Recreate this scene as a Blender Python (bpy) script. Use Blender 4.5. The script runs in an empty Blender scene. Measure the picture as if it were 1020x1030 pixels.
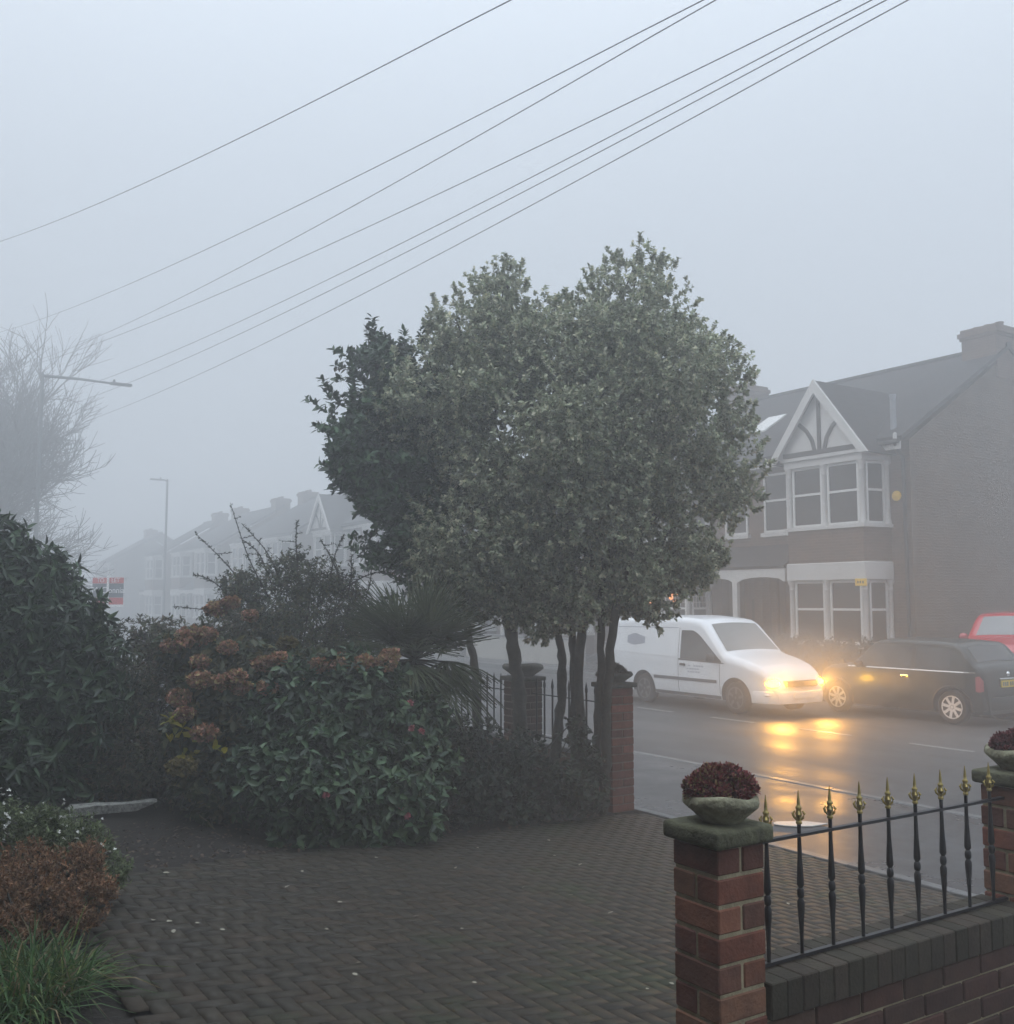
import bpy, bmesh, math, random
import numpy as np
from mathutils import Vector, Matrix

RNG = np.random.default_rng(11)
random.seed(11)
R = math.radians
scene = bpy.context.scene
FOG, WORLD, CLOUD0, CLOUD1, BEAM, EXPO = 0.0185, 0.15, 5.0, 25.5, 235.0, -0.24
COL = scene.collection

# ------------------------------------------------------------------ ground shape
def g(y):
    return 0.085 * min(max(6.8 - y, 0.0), 6.8)

# ------------------------------------------------------------------ materials
def nt(name):
    m = bpy.data.materials.new(name); m.use_nodes = True
    t = m.node_tree; t.nodes.clear()
    out = t.nodes.new('ShaderNodeOutputMaterial')
    return m, t, out

def N(t, kind, **kw):
    n = t.nodes.new(kind)
    for k, v in kw.items():
        if k in n.inputs: n.inputs[k].default_value = v
        else: setattr(n, k, v)
    return n

def rgba(c): return (c[0], c[1], c[2], 1.0)

def plain(name, col, rough=0.6, var=0.15, scale=6.0, metal=0.0, bump=0.0, spec=0.5, bscale=40, coat=0.0):
    m, t, out = nt(name)
    p = N(t, 'ShaderNodeBsdfPrincipled', Roughness=rough, Metallic=metal)
    p.inputs['Specular IOR Level'].default_value = spec
    p.inputs['Coat Weight'].default_value = coat
    tc = N(t, 'ShaderNodeTexCoord')
    no = N(t, 'ShaderNodeTexNoise', Scale=scale, Detail=6.0, Roughness=0.65)
    t.links.new(tc.outputs['Object'], no.inputs['Vector'])
    mp = N(t, 'ShaderNodeMapRange')
    mp.inputs[1].default_value = 0.3; mp.inputs[2].default_value = 0.7
    mp.inputs[3].default_value = 1 - var; mp.inputs[4].default_value = 1 + var
    t.links.new(no.outputs['Fac'], mp.inputs[0])
    mx = N(t, 'ShaderNodeVectorMath', operation='SCALE'); mx.inputs[0].default_value = col[:3]
    t.links.new(mp.outputs[0], mx.inputs['Scale'])
    t.links.new(mx.outputs[0], p.inputs['Base Color'])
    if bump > 0:
        n2 = N(t, 'ShaderNodeTexNoise', Scale=bscale, Detail=4.0)
        t.links.new(tc.outputs['Object'], n2.inputs['Vector'])
        b = N(t, 'ShaderNodeBump', Strength=bump, Distance=0.01)
        t.links.new(n2.outputs['Fac'], b.inputs['Height'])
        t.links.new(b.outputs[0], p.inputs['Normal'])
    t.links.new(p.outputs[0], out.inputs[0])
    return m

def attr_mat(name, rough=0.5, spec=0.4, trans=0.0, bump=0.0, bscale=60, var=0.2, scale=30, moss=None):
    """colour from the mesh attribute 'Col' (each leaf / brick has its own colour)"""
    m, t, out = nt(name)
    p = N(t, 'ShaderNodeBsdfPrincipled', Roughness=rough)
    p.inputs['Specular IOR Level'].default_value = spec
    a = N(t, 'ShaderNodeAttribute', attribute_name='Col')
    tc = N(t, 'ShaderNodeTexCoord')
    no = N(t, 'ShaderNodeTexNoise', Scale=scale, Detail=5.0)
    t.links.new(tc.outputs['Object'], no.inputs['Vector'])
    mp = N(t, 'ShaderNodeMapRange')
    mp.inputs[1].default_value = 0.3; mp.inputs[2].default_value = 0.7
    mp.inputs[3].default_value = 1 - var; mp.inputs[4].default_value = 1 + var
    t.links.new(no.outputs['Fac'], mp.inputs[0])
    mx = N(t, 'ShaderNodeVectorMath', operation='SCALE')
    t.links.new(a.outputs['Color'], mx.inputs[0]); t.links.new(mp.outputs[0], mx.inputs['Scale'])
    csock = mx.outputs[0]
    if moss:
        n3 = N(t, 'ShaderNodeTexNoise', Scale=moss[1], Detail=6.0, Roughness=0.7)
        t.links.new(tc.outputs['Object'], n3.inputs['Vector'])
        r3 = N(t, 'ShaderNodeMapRange'); r3.inputs[1].default_value = moss[2]; r3.inputs[2].default_value = moss[2] + 0.12
        t.links.new(n3.outputs['Fac'], r3.inputs[0])
        m3 = N(t, 'ShaderNodeMixRGB'); m3.inputs[2].default_value = rgba(moss[0])
        t.links.new(r3.outputs[0], m3.inputs[0]); t.links.new(csock, m3.inputs[1])
        csock = m3.outputs[0]
    t.links.new(csock, p.inputs['Base Color'])
    if bump > 0:
        n2 = N(t, 'ShaderNodeTexNoise', Scale=bscale, Detail=5.0)
        t.links.new(tc.outputs['Object'], n2.inputs['Vector'])
        b = N(t, 'ShaderNodeBump', Strength=bump, Distance=0.006)
        t.links.new(n2.outputs['Fac'], b.inputs['Height']); t.links.new(b.outputs[0], p.inputs['Normal'])
    if trans > 0:
        tr = N(t, 'ShaderNodeBsdfTranslucent'); t.links.new(csock, tr.inputs[0])
        ms = N(t, 'ShaderNodeMixShader'); ms.inputs[0].default_value = trans
        t.links.new(p.outputs[0], ms.inputs[1]); t.links.new(tr.outputs[0], ms.inputs[2])
        t.links.new(ms.outputs[0], out.inputs[0])
    else:
        t.links.new(p.outputs[0], out.inputs[0])
    return m

def brick_mat(name, c1, c2, mortar, bw=0.225, bh=0.075, stain=0.3):
    m, t, out = nt(name)
    p = N(t, 'ShaderNodeBsdfPrincipled', Roughness=0.85)
    tc = N(t, 'ShaderNodeTexCoord'); sp = N(t, 'ShaderNodeSeparateXYZ')
    t.links.new(tc.outputs['Object'], sp.inputs[0])
    ad = N(t, 'ShaderNodeMath', operation='ADD'); t.links.new(sp.outputs[0], ad.inputs[0]); t.links.new(sp.outputs[1], ad.inputs[1])
    cb = N(t, 'ShaderNodeCombineXYZ'); t.links.new(ad.outputs[0], cb.inputs[0]); t.links.new(sp.outputs[2], cb.inputs[1])
    br = N(t, 'ShaderNodeTexBrick', Scale=1.0)
    br.inputs['Color1'].default_value = rgba(c1); br.inputs['Color2'].default_value = rgba(c2); br.inputs['Mortar'].default_value = rgba(mortar)
    br.inputs['Mortar Size'].default_value = 0.006; br.inputs['Brick Width'].default_value = bw; br.inputs['Row Height'].default_value = bh
    br.inputs['Bias'].default_value = -0.2
    t.links.new(cb.outputs[0], br.inputs['Vector'])
    no = N(t, 'ShaderNodeTexNoise', Scale=0.9, Detail=7.0, Roughness=0.7); t.links.new(tc.outputs['Object'], no.inputs['Vector'])
    mp = N(t, 'ShaderNodeMapRange'); mp.inputs[1].default_value = 0.3; mp.inputs[2].default_value = 0.7
    mp.inputs[3].default_value = 1 - stain; mp.inputs[4].default_value = 1 + stain
    t.links.new(no.outputs['Fac'], mp.inputs[0])
    mx = N(t, 'ShaderNodeVectorMath', operation='SCALE'); t.links.new(br.outputs['Color'], mx.inputs[0]); t.links.new(mp.outputs[0], mx.inputs['Scale'])
    t.links.new(mx.outputs[0], p.inputs['Base Color'])
    b = N(t, 'ShaderNodeBump', Strength=0.5, Distance=0.008); b.invert = True
    t.links.new(br.outputs['Fac'], b.inputs['Height']); t.links.new(b.outputs[0], p.inputs['Normal'])
    t.links.new(p.outputs[0], out.inputs[0])
    return m

def tile_mat(name, col, row=0.3, axis=1):
    m, t, out = nt(name)
    p = N(t, 'ShaderNodeBsdfPrincipled', Roughness=0.8); p.inputs['Specular IOR Level'].default_value = 0.2
    tc = N(t, 'ShaderNodeTexCoord'); sp = N(t, 'ShaderNodeSeparateXYZ'); t.links.new(tc.outputs['Object'], sp.inputs[0])
    cb = N(t, 'ShaderNodeCombineXYZ'); t.links.new(sp.outputs[0], cb.inputs[0])
    ad = N(t, 'ShaderNodeMath', operation='ADD'); t.links.new(sp.outputs[1], ad.inputs[0]); t.links.new(sp.outputs[2], ad.inputs[1])
    t.links.new(ad.outputs[0], cb.inputs[1])
    br = N(t, 'ShaderNodeTexBrick', Scale=1.0)
    br.inputs['Color1'].default_value = rgba(col); br.inputs['Color2'].default_value = rgba([c * 1.35 for c in col]); br.inputs['Mortar'].default_value = rgba([c * 0.4 for c in col])
    br.inputs['Mortar Size'].default_value = 0.012; br.inputs['Brick Width'].default_value = 0.3; br.inputs['Row Height'].default_value = row
    t.links.new(cb.outputs[0], br.inputs['Vector'])
    no = N(t, 'ShaderNodeTexNoise', Scale=1.3, Detail=6.0); t.links.new(tc.outputs['Object'], no.inputs['Vector'])
    mp = N(t, 'ShaderNodeMapRange'); mp.inputs[1].default_value = 0.3; mp.inputs[2].default_value = 0.7; mp.inputs[3].default_value = 0.7; mp.inputs[4].default_value = 1.3
    t.links.new(no.outputs['Fac'], mp.inputs[0])
    mx = N(t, 'ShaderNodeVectorMath', operation='SCALE'); t.links.new(br.outputs['Color'], mx.inputs[0]); t.links.new(mp.outputs[0], mx.inputs['Scale'])
    t.links.new(mx.outputs[0], p.inputs['Base Color'])
    b = N(t, 'ShaderNodeBump', Strength=0.6, Distance=0.02); b.invert = True
    t.links.new(br.outputs['Fac'], b.inputs['Height']); t.links.new(b.outputs[0], p.inputs['Normal'])
    t.links.new(p.outputs[0], out.inputs[0])
    return m

def wet_mat(name, col, r0=0.12, r1=0.4, scale=0.5, bump=0.15, bscale=120, spec=0.5, stretch=(1, 1, 1), speck=0.0):
    m, t, out = nt(name)
    p = N(t, 'ShaderNodeBsdfPrincipled'); p.inputs['Specular IOR Level'].default_value = spec
    tc = N(t, 'ShaderNodeTexCoord'); mpn = N(t, 'ShaderNodeMapping'); mpn.inputs['Scale'].default_value = stretch
    t.links.new(tc.outputs['Object'], mpn.inputs[0])
    no = N(t, 'ShaderNodeTexNoise', Scale=scale, Detail=6.0, Roughness=0.6); t.links.new(mpn.outputs[0], no.inputs['Vector'])
    mr = N(t, 'ShaderNodeMapRange'); mr.inputs[1].default_value = 0.35; mr.inputs[2].default_value = 0.65; mr.inputs[3].default_value = r0; mr.inputs[4].default_value = r1
    t.links.new(no.outputs['Fac'], mr.inputs[0]); t.links.new(mr.outputs[0], p.inputs['Roughness'])
    n2 = N(t, 'ShaderNodeTexNoise', Scale=bscale, Detail=3.0); t.links.new(tc.outputs['Object'], n2.inputs['Vector'])
    n3 = N(t, 'ShaderNodeTexNoise', Scale=scale * 3, Detail=8.0, Roughness=0.7); t.links.new(tc.outputs['Object'], n3.inputs['Vector'])
    mp = N(t, 'ShaderNodeMapRange'); mp.inputs[1].default_value = 0.3; mp.inputs[2].default_value = 0.7; mp.inputs[3].default_value = 0.7; mp.inputs[4].default_value = 1.3
    t.links.new(n3.outputs['Fac'], mp.inputs[0])
    mx = N(t, 'ShaderNodeVectorMath', operation='SCALE'); mx.inputs[0].default_value = col; t.links.new(mp.outputs[0], mx.inputs['Scale'])
    t.links.new(mx.outputs[0], p.inputs['Base Color'])
    b = N(t, 'ShaderNodeBump', Strength=bump, Distance=0.004); t.links.new(n2.outputs['Fac'], b.inputs['Height']); t.links.new(b.outputs[0], p.inputs['Normal'])
    t.links.new(p.outputs[0], out.inputs[0])
    return m

def emit_mat(name, col, strength):
    m, t, out = nt(name)
    e = N(t, 'ShaderNodeEmission', Strength=strength); e.inputs[0].default_value = rgba(col)
    t.links.new(e.outputs[0], out.inputs[0]); return m

M = {}
M['road'] = wet_mat('wet_asphalt', (0.042, 0.041, 0.042), 0.46, 0.66, 0.35, 0.25, 150, 0.5, (0.5, 2.0, 1))
M['pave'] = wet_mat('wet_pavement', (0.05, 0.05, 0.053), 0.22, 0.5, 0.8, 0.2, 110, 0.45)
M['kerb'] = wet_mat('kerb_stone', (0.12, 0.12, 0.12), 0.3, 0.55, 2.0, 0.2, 60)
M['ground'] = plain('far_ground', (0.06, 0.06, 0.05), 0.8, 0.3, 0.5)
M['soil'] = plain('wet_soil', (0.022, 0.018, 0.015), 0.8, 0.5, 25, bump=0.9, bscale=35, spec=0.3)
M['block'] = attr_mat('paving_block', 0.62, 0.22, bump=0.3, bscale=90, var=0.25, scale=14, moss=((0.036, 0.042, 0.022), 1.1, 0.55))
M['sand'] = plain('joint_sand', (0.03, 0.03, 0.024), 0.9, 0.3, 40)
M['brick'] = attr_mat('pier_brick', 0.8, 0.25, bump=0.6, bscale=70, var=0.22, scale=18, moss=((0.06, 0.075, 0.04), 6.0, 0.68))
M['mortar'] = plain('mortar', (0.36, 0.31, 0.20), 0.9, 0.25, 18, bump=0.5, bscale=90)
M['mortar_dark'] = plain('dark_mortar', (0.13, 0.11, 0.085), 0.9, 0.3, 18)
M['cap'] = plain('mossy_cap', (0.105, 0.105, 0.065), 0.9, 0.5, 14, bump=0.8, bscale=60, spec=0.2)
M['bowl'] = plain('lichen_stone', (0.26, 0.25, 0.17), 0.9, 0.5, 22, bump=0.9, bscale=70, spec=0.2)
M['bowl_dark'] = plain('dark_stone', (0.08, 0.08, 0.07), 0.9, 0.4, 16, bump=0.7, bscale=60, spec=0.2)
M['iron'] = plain('black_iron', (0.01, 0.011, 0.014), 0.35, 0.2, 20)
M['gold'] = plain('gold_paint', (0.42, 0.33, 0.12), 0.5, 0.15, 30, metal=0.75)
M['leaf'] = attr_mat('leaf', 0.45, 0.35, trans=0.3, var=0.12, scale=5)
M['gloss_leaf'] = attr_mat('gloss_leaf', 0.38, 0.35, trans=0.08, var=0.15, scale=5)
M['petal'] = attr_mat('petal', 0.6, 0.2, trans=0.2, var=0.15, scale=40)
M['bark'] = plain('bark', (0.05, 0.045, 0.038), 0.9, 0.4, 12, bump=0.9, bscale=40, spec=0.2)
M['twig'] = plain('twig', (0.035, 0.028, 0.027), 0.9, 0.25, 6, spec=0.2)
M['white'] = plain('white_paint', (0.50, 0.49, 0.47), 0.5, 0.08, 2.5)
M['white_frame'] = plain('white_frame', (0.6, 0.6, 0.58), 0.35, 0.04, 3)
M['render'] = plain('pale_render', (0.36, 0.35, 0.32), 0.8, 0.12, 2.0)
M['timber'] = plain('dark_timber', (0.035, 0.03, 0.028), 0.7, 0.2, 8)
M['pane'] = plain('window_glass', (0.03, 0.03, 0.03), 0.1, 0.4, 1.2, spec=0.25)
M['curtain_pane'] = plain('net_curtain_glass', (0.3, 0.31, 0.32), 0.15, 0.3, 4, spec=0.5)
M['house_brick'] = brick_mat('house_brick', (0.070, 0.034, 0.020), (0.105, 0.056, 0.034), (0.12, 0.092, 0.064))
M['gable_brick'] = brick_mat('yellow_stock_brick', (0.060, 0.034, 0.018), (0.088, 0.052, 0.029), (0.10, 0.078, 0.052))
M['tile'] = tile_mat('roof_tile', (0.022, 0.020, 0.021))
M['lead'] = plain('lead', (0.3, 0.32, 0.35), 0.5, 0.1, 4)
M['door'] = plain('door_paint', (0.05, 0.025, 0.02), 0.4, 0.2, 4)
M['yellow'] = plain('yellow_plastic', (0.75, 0.46, 0.02), 0.5, 0.05, 8)
M['hedge'] = attr_mat('hedge_leaf', 0.5, 0.3, trans=0.1)
M['van'] = plain('van_paint', (0.74, 0.76, 0.78), 0.28, 0.04, 1.5, coat=0.5)
M['mini'] = plain('dark_paint', (0.012, 0.018, 0.018), 0.36, 0.15, 1.5, coat=0.15)
M['red'] = plain('red_paint', (0.45, 0.012, 0.025), 0.25, 0.05, 1.5, coat=0.6)
M['black'] = plain('black_trim', (0.012, 0.012, 0.013), 0.55, 0.1, 10)
M['grey_trim'] = plain('grey_trim', (0.09, 0.09, 0.1), 0.6, 0.1, 10)
M['rubber'] = plain('rubber', (0.015, 0.015, 0.015), 0.8, 0.2, 12)
M['car_glass'] = plain('car_glass', (0.03, 0.034, 0.036), 0.05, 0.1, 1, spec=0.7)
M['screen'] = plain('screen_glass', (0.16, 0.17, 0.17), 0.08, 0.15, 1, spec=0.7)
M['rim'] = plain('alloy', (0.62, 0.62, 0.62), 0.35, 0.1, 8, metal=0.2)
M['chrome'] = plain('chrome', (0.8, 0.8, 0.8), 0.15, 0.02, 8, metal=1.0)
M['taillight'] = plain('red_lens', (0.36, 0.09, 0.10), 0.2, 0.1, 6)
M['lens'] = plain('clear_lens', (0.7, 0.72, 0.74), 0.15, 0.1, 6)
M['plate'] = plain('plate_yellow', (0.72, 0.52, 0.05), 0.45, 0.03, 6)
M['plate_white'] = plain('plate_white', (0.8, 0.8, 0.78), 0.45, 0.03, 6)
M['sign_red'] = plain('sign_red', (0.5, 0.06, 0.07), 0.5, 0.05, 3)
M['sign_white'] = plain('sign_white', (0.85, 0.85, 0.85), 0.5, 0.03, 3)
M['sign_dark'] = plain('sign_dark', (0.08, 0.095, 0.12), 0.5, 0.05, 3)
M['faded'] = plain('faded_lettering', (0.33, 0.35, 0.4), 0.5, 0.1, 6)
M['steel'] = plain('lamp_steel', (0.09, 0.095, 0.1), 0.5, 0.1, 4)
M['line'] = plain('worn_line_paint', (0.2, 0.2, 0.19), 0.45, 0.25, 9)
M['stone'] = plain('pale_stone', (0.26, 0.26, 0.24), 0.9, 0.7, 30, bump=1.0, bscale=50)
M['paper'] = plain('white_plastic', (0.5, 0.5, 0.48), 0.4, 0.06, 12)
M['wood'] = plain('pale_wood', (0.42, 0.32, 0.2), 0.7, 0.25, 12)
M['headlamp'] = emit_mat('headlamp_lit', (1.0, 0.50, 0.009), 105.0)
M['indicator'] = emit_mat('warm_room_lamp', (1.0, 0.36, 0.12), 2.2)

# ------------------------------------------------------------------ mesh helpers
class MB:
    def __init__(self): self.v = []; self.f = []; self.c = None; self.mi = []
    def add(self, vs, fs, mi=0):
        n = len(self.v); self.v += [tuple(p) for p in vs]; self.f += [tuple(i + n for i in f) for f in fs]; self.mi += [mi] * len(fs); return self
    def box(self, a, b, mi=0):
        x0, y0, z0 = a; x1, y1, z1 = b
        return self.add([(x0, y0, z0), (x1, y0, z0), (x1, y1, z0), (x0, y1, z0), (x0, y0, z1), (x1, y0, z1), (x1, y1, z1), (x0, y1, z1)],
                        [(0, 3, 2, 1), (4, 5, 6, 7), (0, 1, 5, 4), (1, 2, 6, 5), (2, 3, 7, 6), (3, 0, 4, 7)], mi)
    def bar(self, p, q, w, h, up=(0, 0, 1), mi=0):
        p = Vector(p); q = Vector(q); d = (q - p).normalized(); u = Vector(up)
        s = d.cross(u)
        if s.length < 1e-4: s = d.cross(Vector((1, 0, 0)))
        s.normalize(); u = s.cross(d).normalized()
        s *= w / 2; u *= h / 2
        return self.add([p - s - u, p + s - u, p + s + u, p - s + u, q - s - u, q + s - u, q + s + u, q - s + u],
                        [(3, 2, 1, 0), (4, 5, 6, 7), (0, 1, 5, 4), (1, 2, 6, 5), (2, 3, 7, 6), (3, 0, 4, 7)], mi)
    def tube(self, pts, rad, n=8, cap=True, mi=0):
        pts = [Vector(p) for p in pts]
        if not hasattr(rad, '__len__'): rad = [rad] * len(pts)
        vs = []; fs = []; ref = Vector((0.31, 0.17, 0.93))
        for i, p in enumerate(pts):
            d = (pts[min(i + 1, len(pts) - 1)] - pts[max(i - 1, 0)]).normalized()
            s = d.cross(ref)
            if s.length < 0.1: s = d.cross(Vector((1, 0, 0)))
            s.normalize(); u = s.cross(d)
            for k in range(n):
                a = 2 * math.pi * k / n
                vs.append(p + (s * math.cos(a) + u * math.sin(a)) * rad[i])
        for i in range(len(pts) - 1):
            for k in range(n):
                fs.append((i * n + k, i * n + (k + 1) % n, (i + 1) * n + (k + 1) % n, (i + 1) * n + k))
        if cap:
            fs.append(tuple(range(n))[::-1]); fs.append(tuple((len(pts) - 1) * n + k for k in range(n)))
        return self.add(vs, fs, mi)
    def lathe(self, prof, c=(0, 0, 0), n=24, axis='z', jit=0.0, mi=0):
        vs = []; fs = []
        for (r, z) in prof:
            for k in range(n):
                a = 2 * math.pi * k / n; rr = r * (1 + (random.uniform(-jit, jit) if jit else 0))
                x, y = rr * math.cos(a), rr * math.sin(a)
                q = (x, y, z) if axis == 'z' else (x, z, y) if axis == 'y' else (z, x, y)
                vs.append((c[0] + q[0], c[1] + q[1], c[2] + q[2]))
        for i in range(len(prof) - 1):
            for k in range(n):
                fs.append((i * n + k, i * n + (k + 1) % n, (i + 1) * n + (k + 1) % n, (i + 1) * n + k))
        fs.append(tuple(range(n))[::-1]); fs.append(tuple((len(prof) - 1) * n + k for k in range(n)))
        return self.add(vs, fs, mi)
    def prism(self, poly, lo, hi, plane='xz', mi=0):
        """extrude a 2D polygon; plane 'xz' extrudes along y, 'xy' along z, 'yz' along x"""
        n = len(poly)
        def P(a, b, t): return (a, t, b) if plane == 'xz' else (a, b, t) if plane == 'xy' else (t, a, b)
        vs = [P(a, b, lo) for a, b in poly] + [P(a, b, hi) for a, b in poly]
        fs = [tuple(range(n)), tuple(range(2 * n - 1, n - 1, -1))] + [(i, n + i, n + (i + 1) % n, (i + 1) % n) for i in range(n)]
        return self.add(vs, fs, mi)
    def build(self, name, mat, parent=None, smooth=False, bevel=0.0, world=False, angle=40, seg=2):
        me = bpy.data.meshes.new(name)
        vs = self.v
        if world and parent is not None:
            l = root_loc(parent); vs = [(x - l[0], y - l[1], z - l[2]) for x, y, z in vs]
        me.from_pydata(vs, [], self.f)
        mats = mat if isinstance(mat, (list, tuple)) else [mat]
        for m in mats: me.materials.append(m)
        if len(mats) > 1: me.polygons.foreach_set('material_index', self.mi)
        bm = bmesh.new(); bm.from_mesh(me)
        bmesh.ops.recalc_face_normals(bm, faces=bm.faces)
        if bevel > 0:
            es = [e for e in bm.edges if len(e.link_faces) == 2 and e.calc_face_angle(0) > 0.5]
            bmesh.ops.bevel(bm, geom=es, offset=bevel, segments=seg, affect='EDGES', profile=0.6, clamp_overlap=True)
        bm.to_mesh(me); bm.free()
        if self.c is not None and bevel == 0:
            at = me.color_attributes.new('Col', 'FLOAT_COLOR', 'POINT')
            at.data.foreach_set('color', np.asarray(self.c, np.float32).ravel())
        if smooth:
            me.polygons.foreach_set('use_smooth', [True] * len(me.polygons)); me.set_sharp_from_angle(angle=R(angle))
        o = bpy.data.objects.new(name, me); COL.objects.link(o)
        if parent is not None: o.parent = parent
        return o

def root_loc(o):
    l = Vector((0, 0, 0))
    while o is not None: l = l + o.location; o = o.parent
    return l

def tag(o, label=None, cat=None, group=None, kind=None):
    if label: o['label'] = label
    if cat: o['category'] = cat
    if group: o['group'] = group
    if kind: o['kind'] = kind
    return o

def thing(name, label, cat, loc=(0, 0, 0), rz=0.0, group=None):
    o = bpy.data.objects.new(name, None); COL.objects.link(o); o.empty_display_size = 0.2
    o.location = loc; o.rotation_euler = (0, 0, rz)
    return tag(o, label, cat, group)

def struct(o): o['kind'] = 'structure'; return o

def copy_tree(o, parent=None, skip=()):
    c = o.copy(); COL.objects.link(c)
    if parent is not None: c.parent = parent
    for ch in list(o.children):
        if not ch.name.split('.')[0] in skip: copy_tree(ch, c, skip)
    return c

def nrm(a):
    return a / np.maximum(np.linalg.norm(a, axis=-1, keepdims=True), 1e-9)

def fast_mesh(name, V, F4, C, mat, parent=None, smooth=False):
    me = bpy.data.meshes.new(name)
    if parent is not None:
        V = V - np.array(root_loc(parent))
    me.vertices.add(len(V)); me.vertices.foreach_set('co', V.astype(np.float32).ravel())
    k = F4.shape[1]
    me.loops.add(F4.size); me.loops.foreach_set('vertex_index', F4.astype(np.int32).ravel())
    me.polygons.add(len(F4)); me.polygons.foreach_set('loop_start', np.arange(0, F4.size, k, dtype=np.int32))
    me.update(calc_edges=True)
    at = me.color_attributes.new('Col', 'FLOAT_COLOR', 'POINT')
    at.data.foreach_set('color', np.c_[C, np.ones(len(C))].astype(np.float32).ravel())
    me.materials.append(mat)
    if smooth: me.polygons.foreach_set('use_smooth', [True] * len(me.polygons))
    o = bpy.data.objects.new(name, me); COL.objects.link(o)
    if parent is not None: o.parent = parent
    return o

def leaf_mesh(name, P, D, U, L, W, C, mat, parent=None, droop=0.25, fold=0.25):
    """every leaf: a six-sided blade in two folded halves, tip drooping"""
    n = len(P); D = nrm(D); S = nrm(np.cross(D, U)); U = np.cross(S, D)
    L = np.broadcast_to(L, n)[:, None]; W = np.broadcast_to(W, n)[:, None]
    b = P; t = P + D * L - U * L * droop
    h = fold * W
    l1 = P + D * L * 0.35 + S * W * 0.48 + U * (h * 0.5 - L * droop * 0.10); r1 = P + D * L * 0.35 - S * W * 0.48 + U * (h * 0.5 - L * droop * 0.10)
    l2 = P + D * L * 0.72 + S * W * 0.36 + U * (h * 0.4 - L * droop * 0.5); r2 = P + D * L * 0.72 - S * W * 0.36 + U * (h * 0.4 - L * droop * 0.5)
    V = np.stack([b, l1, l2, t, r2, r1], 1).reshape(-1, 3)
    i = np.arange(n)[:, None] * 6
    F = np.concatenate([np.stack([i[:, 0], i[:, 0] + 1, i[:, 0] + 2, i[:, 0] + 3], 1), np.stack([i[:, 0], i[:, 0] + 3, i[:, 0] + 4, i[:, 0] + 5], 1)])
    return fast_mesh(name, V, F, np.repeat(C, 6, 0), mat, parent)

def rand_dir(n): return nrm(RNG.normal(size=(n, 3)))

def shell_points(lobes, n, inner=0.75, squash=1.0, keep_out=True, zmin=-9):
    """points spread through the outer part of a union of balls; returns point and outward direction"""
    lob = np.array(lobes, float); w = lob[:, 3] ** 2; w /= w.sum()
    P = []; O = []
    need = n
    while need > 0:
        k = RNG.choice(len(lob), size=int(need * 2.2) + 50, p=w)
        d = rand_dir(len(k)); r = inner + (1.06 - inner) * RNG.random(len(k)) ** 0.7
        p = lob[k, :3] + d * (lob[k, 3] * r)[:, None] * np.array([1, 1, squash])
        dist = np.linalg.norm((p[:, None, :] - lob[None, :, :3]) / np.array([1, 1, squash]), axis=2) / lob[None, :, 3]
        dist[np.arange(len(k)), k] = 9
        ok = (dist.min(1) > 0.80) & (p[:, 2] > zmin) if keep_out else (p[:, 2] > zmin)
        P.append(p[ok][:need]); O.append(d[ok][:need]); need -= min(need, ok.sum())
    return np.concatenate(P), np.concatenate(O)

def tufts(P, O, per, spread, L, W, cols, mat, name, parent, up=0.5, droop=0.25, lvar=0.3, fold=0.25, cw=None, flat=0.35):
    """leaves in little rosettes at the twig ends P pointing along O"""
    n = len(P); A = nrm(O + np.array([0, 0, up]) + 0.45 * rand_dir(n))
    P2 = np.repeat(P, per, 0) - np.repeat(A, per, 0) * (RNG.random((n * per, 1)) * spread)
    A2 = np.repeat(A, per, 0); d = nrm(A2 * flat + rand_dir(n * per))
    d = np.where((np.sum(d * A2, 1) < -0.2)[:, None], -d, d)
    U = nrm(A2 + 0.5 * rand_dir(n * per) + np.array([0, 0, 0.4]))
    cols = np.array(cols, float)
    ck = RNG.choice(len(cols), size=n * per, p=cw)
    tv = np.repeat(RNG.uniform(0.6, 1.4, n), per)
    C = cols[ck] * (tv * RNG.uniform(0.85, 1.15, n * per))[:, None]
    Lk = L * RNG.uniform(1 - lvar, 1 + lvar, n * per)
    return leaf_mesh(name, P2, d, U, Lk, W * Lk / L, C, mat, parent, droop, fold)

# ------------------------------------------------------------------ the setting
gz = MB(); gz.add([(-168, -58, -0.12), (58, -58, -0.12), (58, 168, -0.12), (-168, 168, -0.12)], [(0, 1, 2, 3)])
struct(gz.build('ground', M['ground']))
def strip(name, mat, y0, y1, z, x0=-165, x1=55, thick=0.05):
    m = MB().box((x0, y0, z - thick), (x1, y1, z)); return struct(m.build(name, mat))
# carriageway with a slight camber, built in strips across
m = MB(); ys = np.linspace(9.5, 18.15, 13); zs = [-0.02 + 0.05 * (1 - ((y - 13.8) / 4.4) ** 2) - 0.05 for y in ys]
for i in range(12):
    m.add([(-165, ys[i], zs[i]), (55, ys[i], zs[i]), (55, ys[i + 1], zs[i + 1]), (-165, ys[i + 1], zs[i + 1])], [(0, 1, 2, 3)])
struct(m.build('road', M['road'], smooth=True))
def rz(y): return -0.02 + 0.05 * (1 - ((y - 13.8) / 4.4) ** 2) - 0.05
strip('pavement', M['pave'], 6.93, 9.38, 0.0)
struct(strip('far_pavement', M['pave'], 18.27, 19.9, 0.06))
m = MB()
x = -165.0
while x < 55:
    d = 0.914; m.box((x, 9.38, -0.1), (x + d - 0.008, 9.5, 0.006)); x += d
struct(m.build('kerb', M['kerb'], bevel=0.01, seg=1))
m = MB(); x = -165.0
while x < 55:
    d = 0.914; m.box((x, 18.15, -0.1), (x + d - 0.008, 18.27, 0.07)); x += d
struct(m.build('far_kerb', M['kerb'], bevel=0.012, seg=1))
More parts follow.
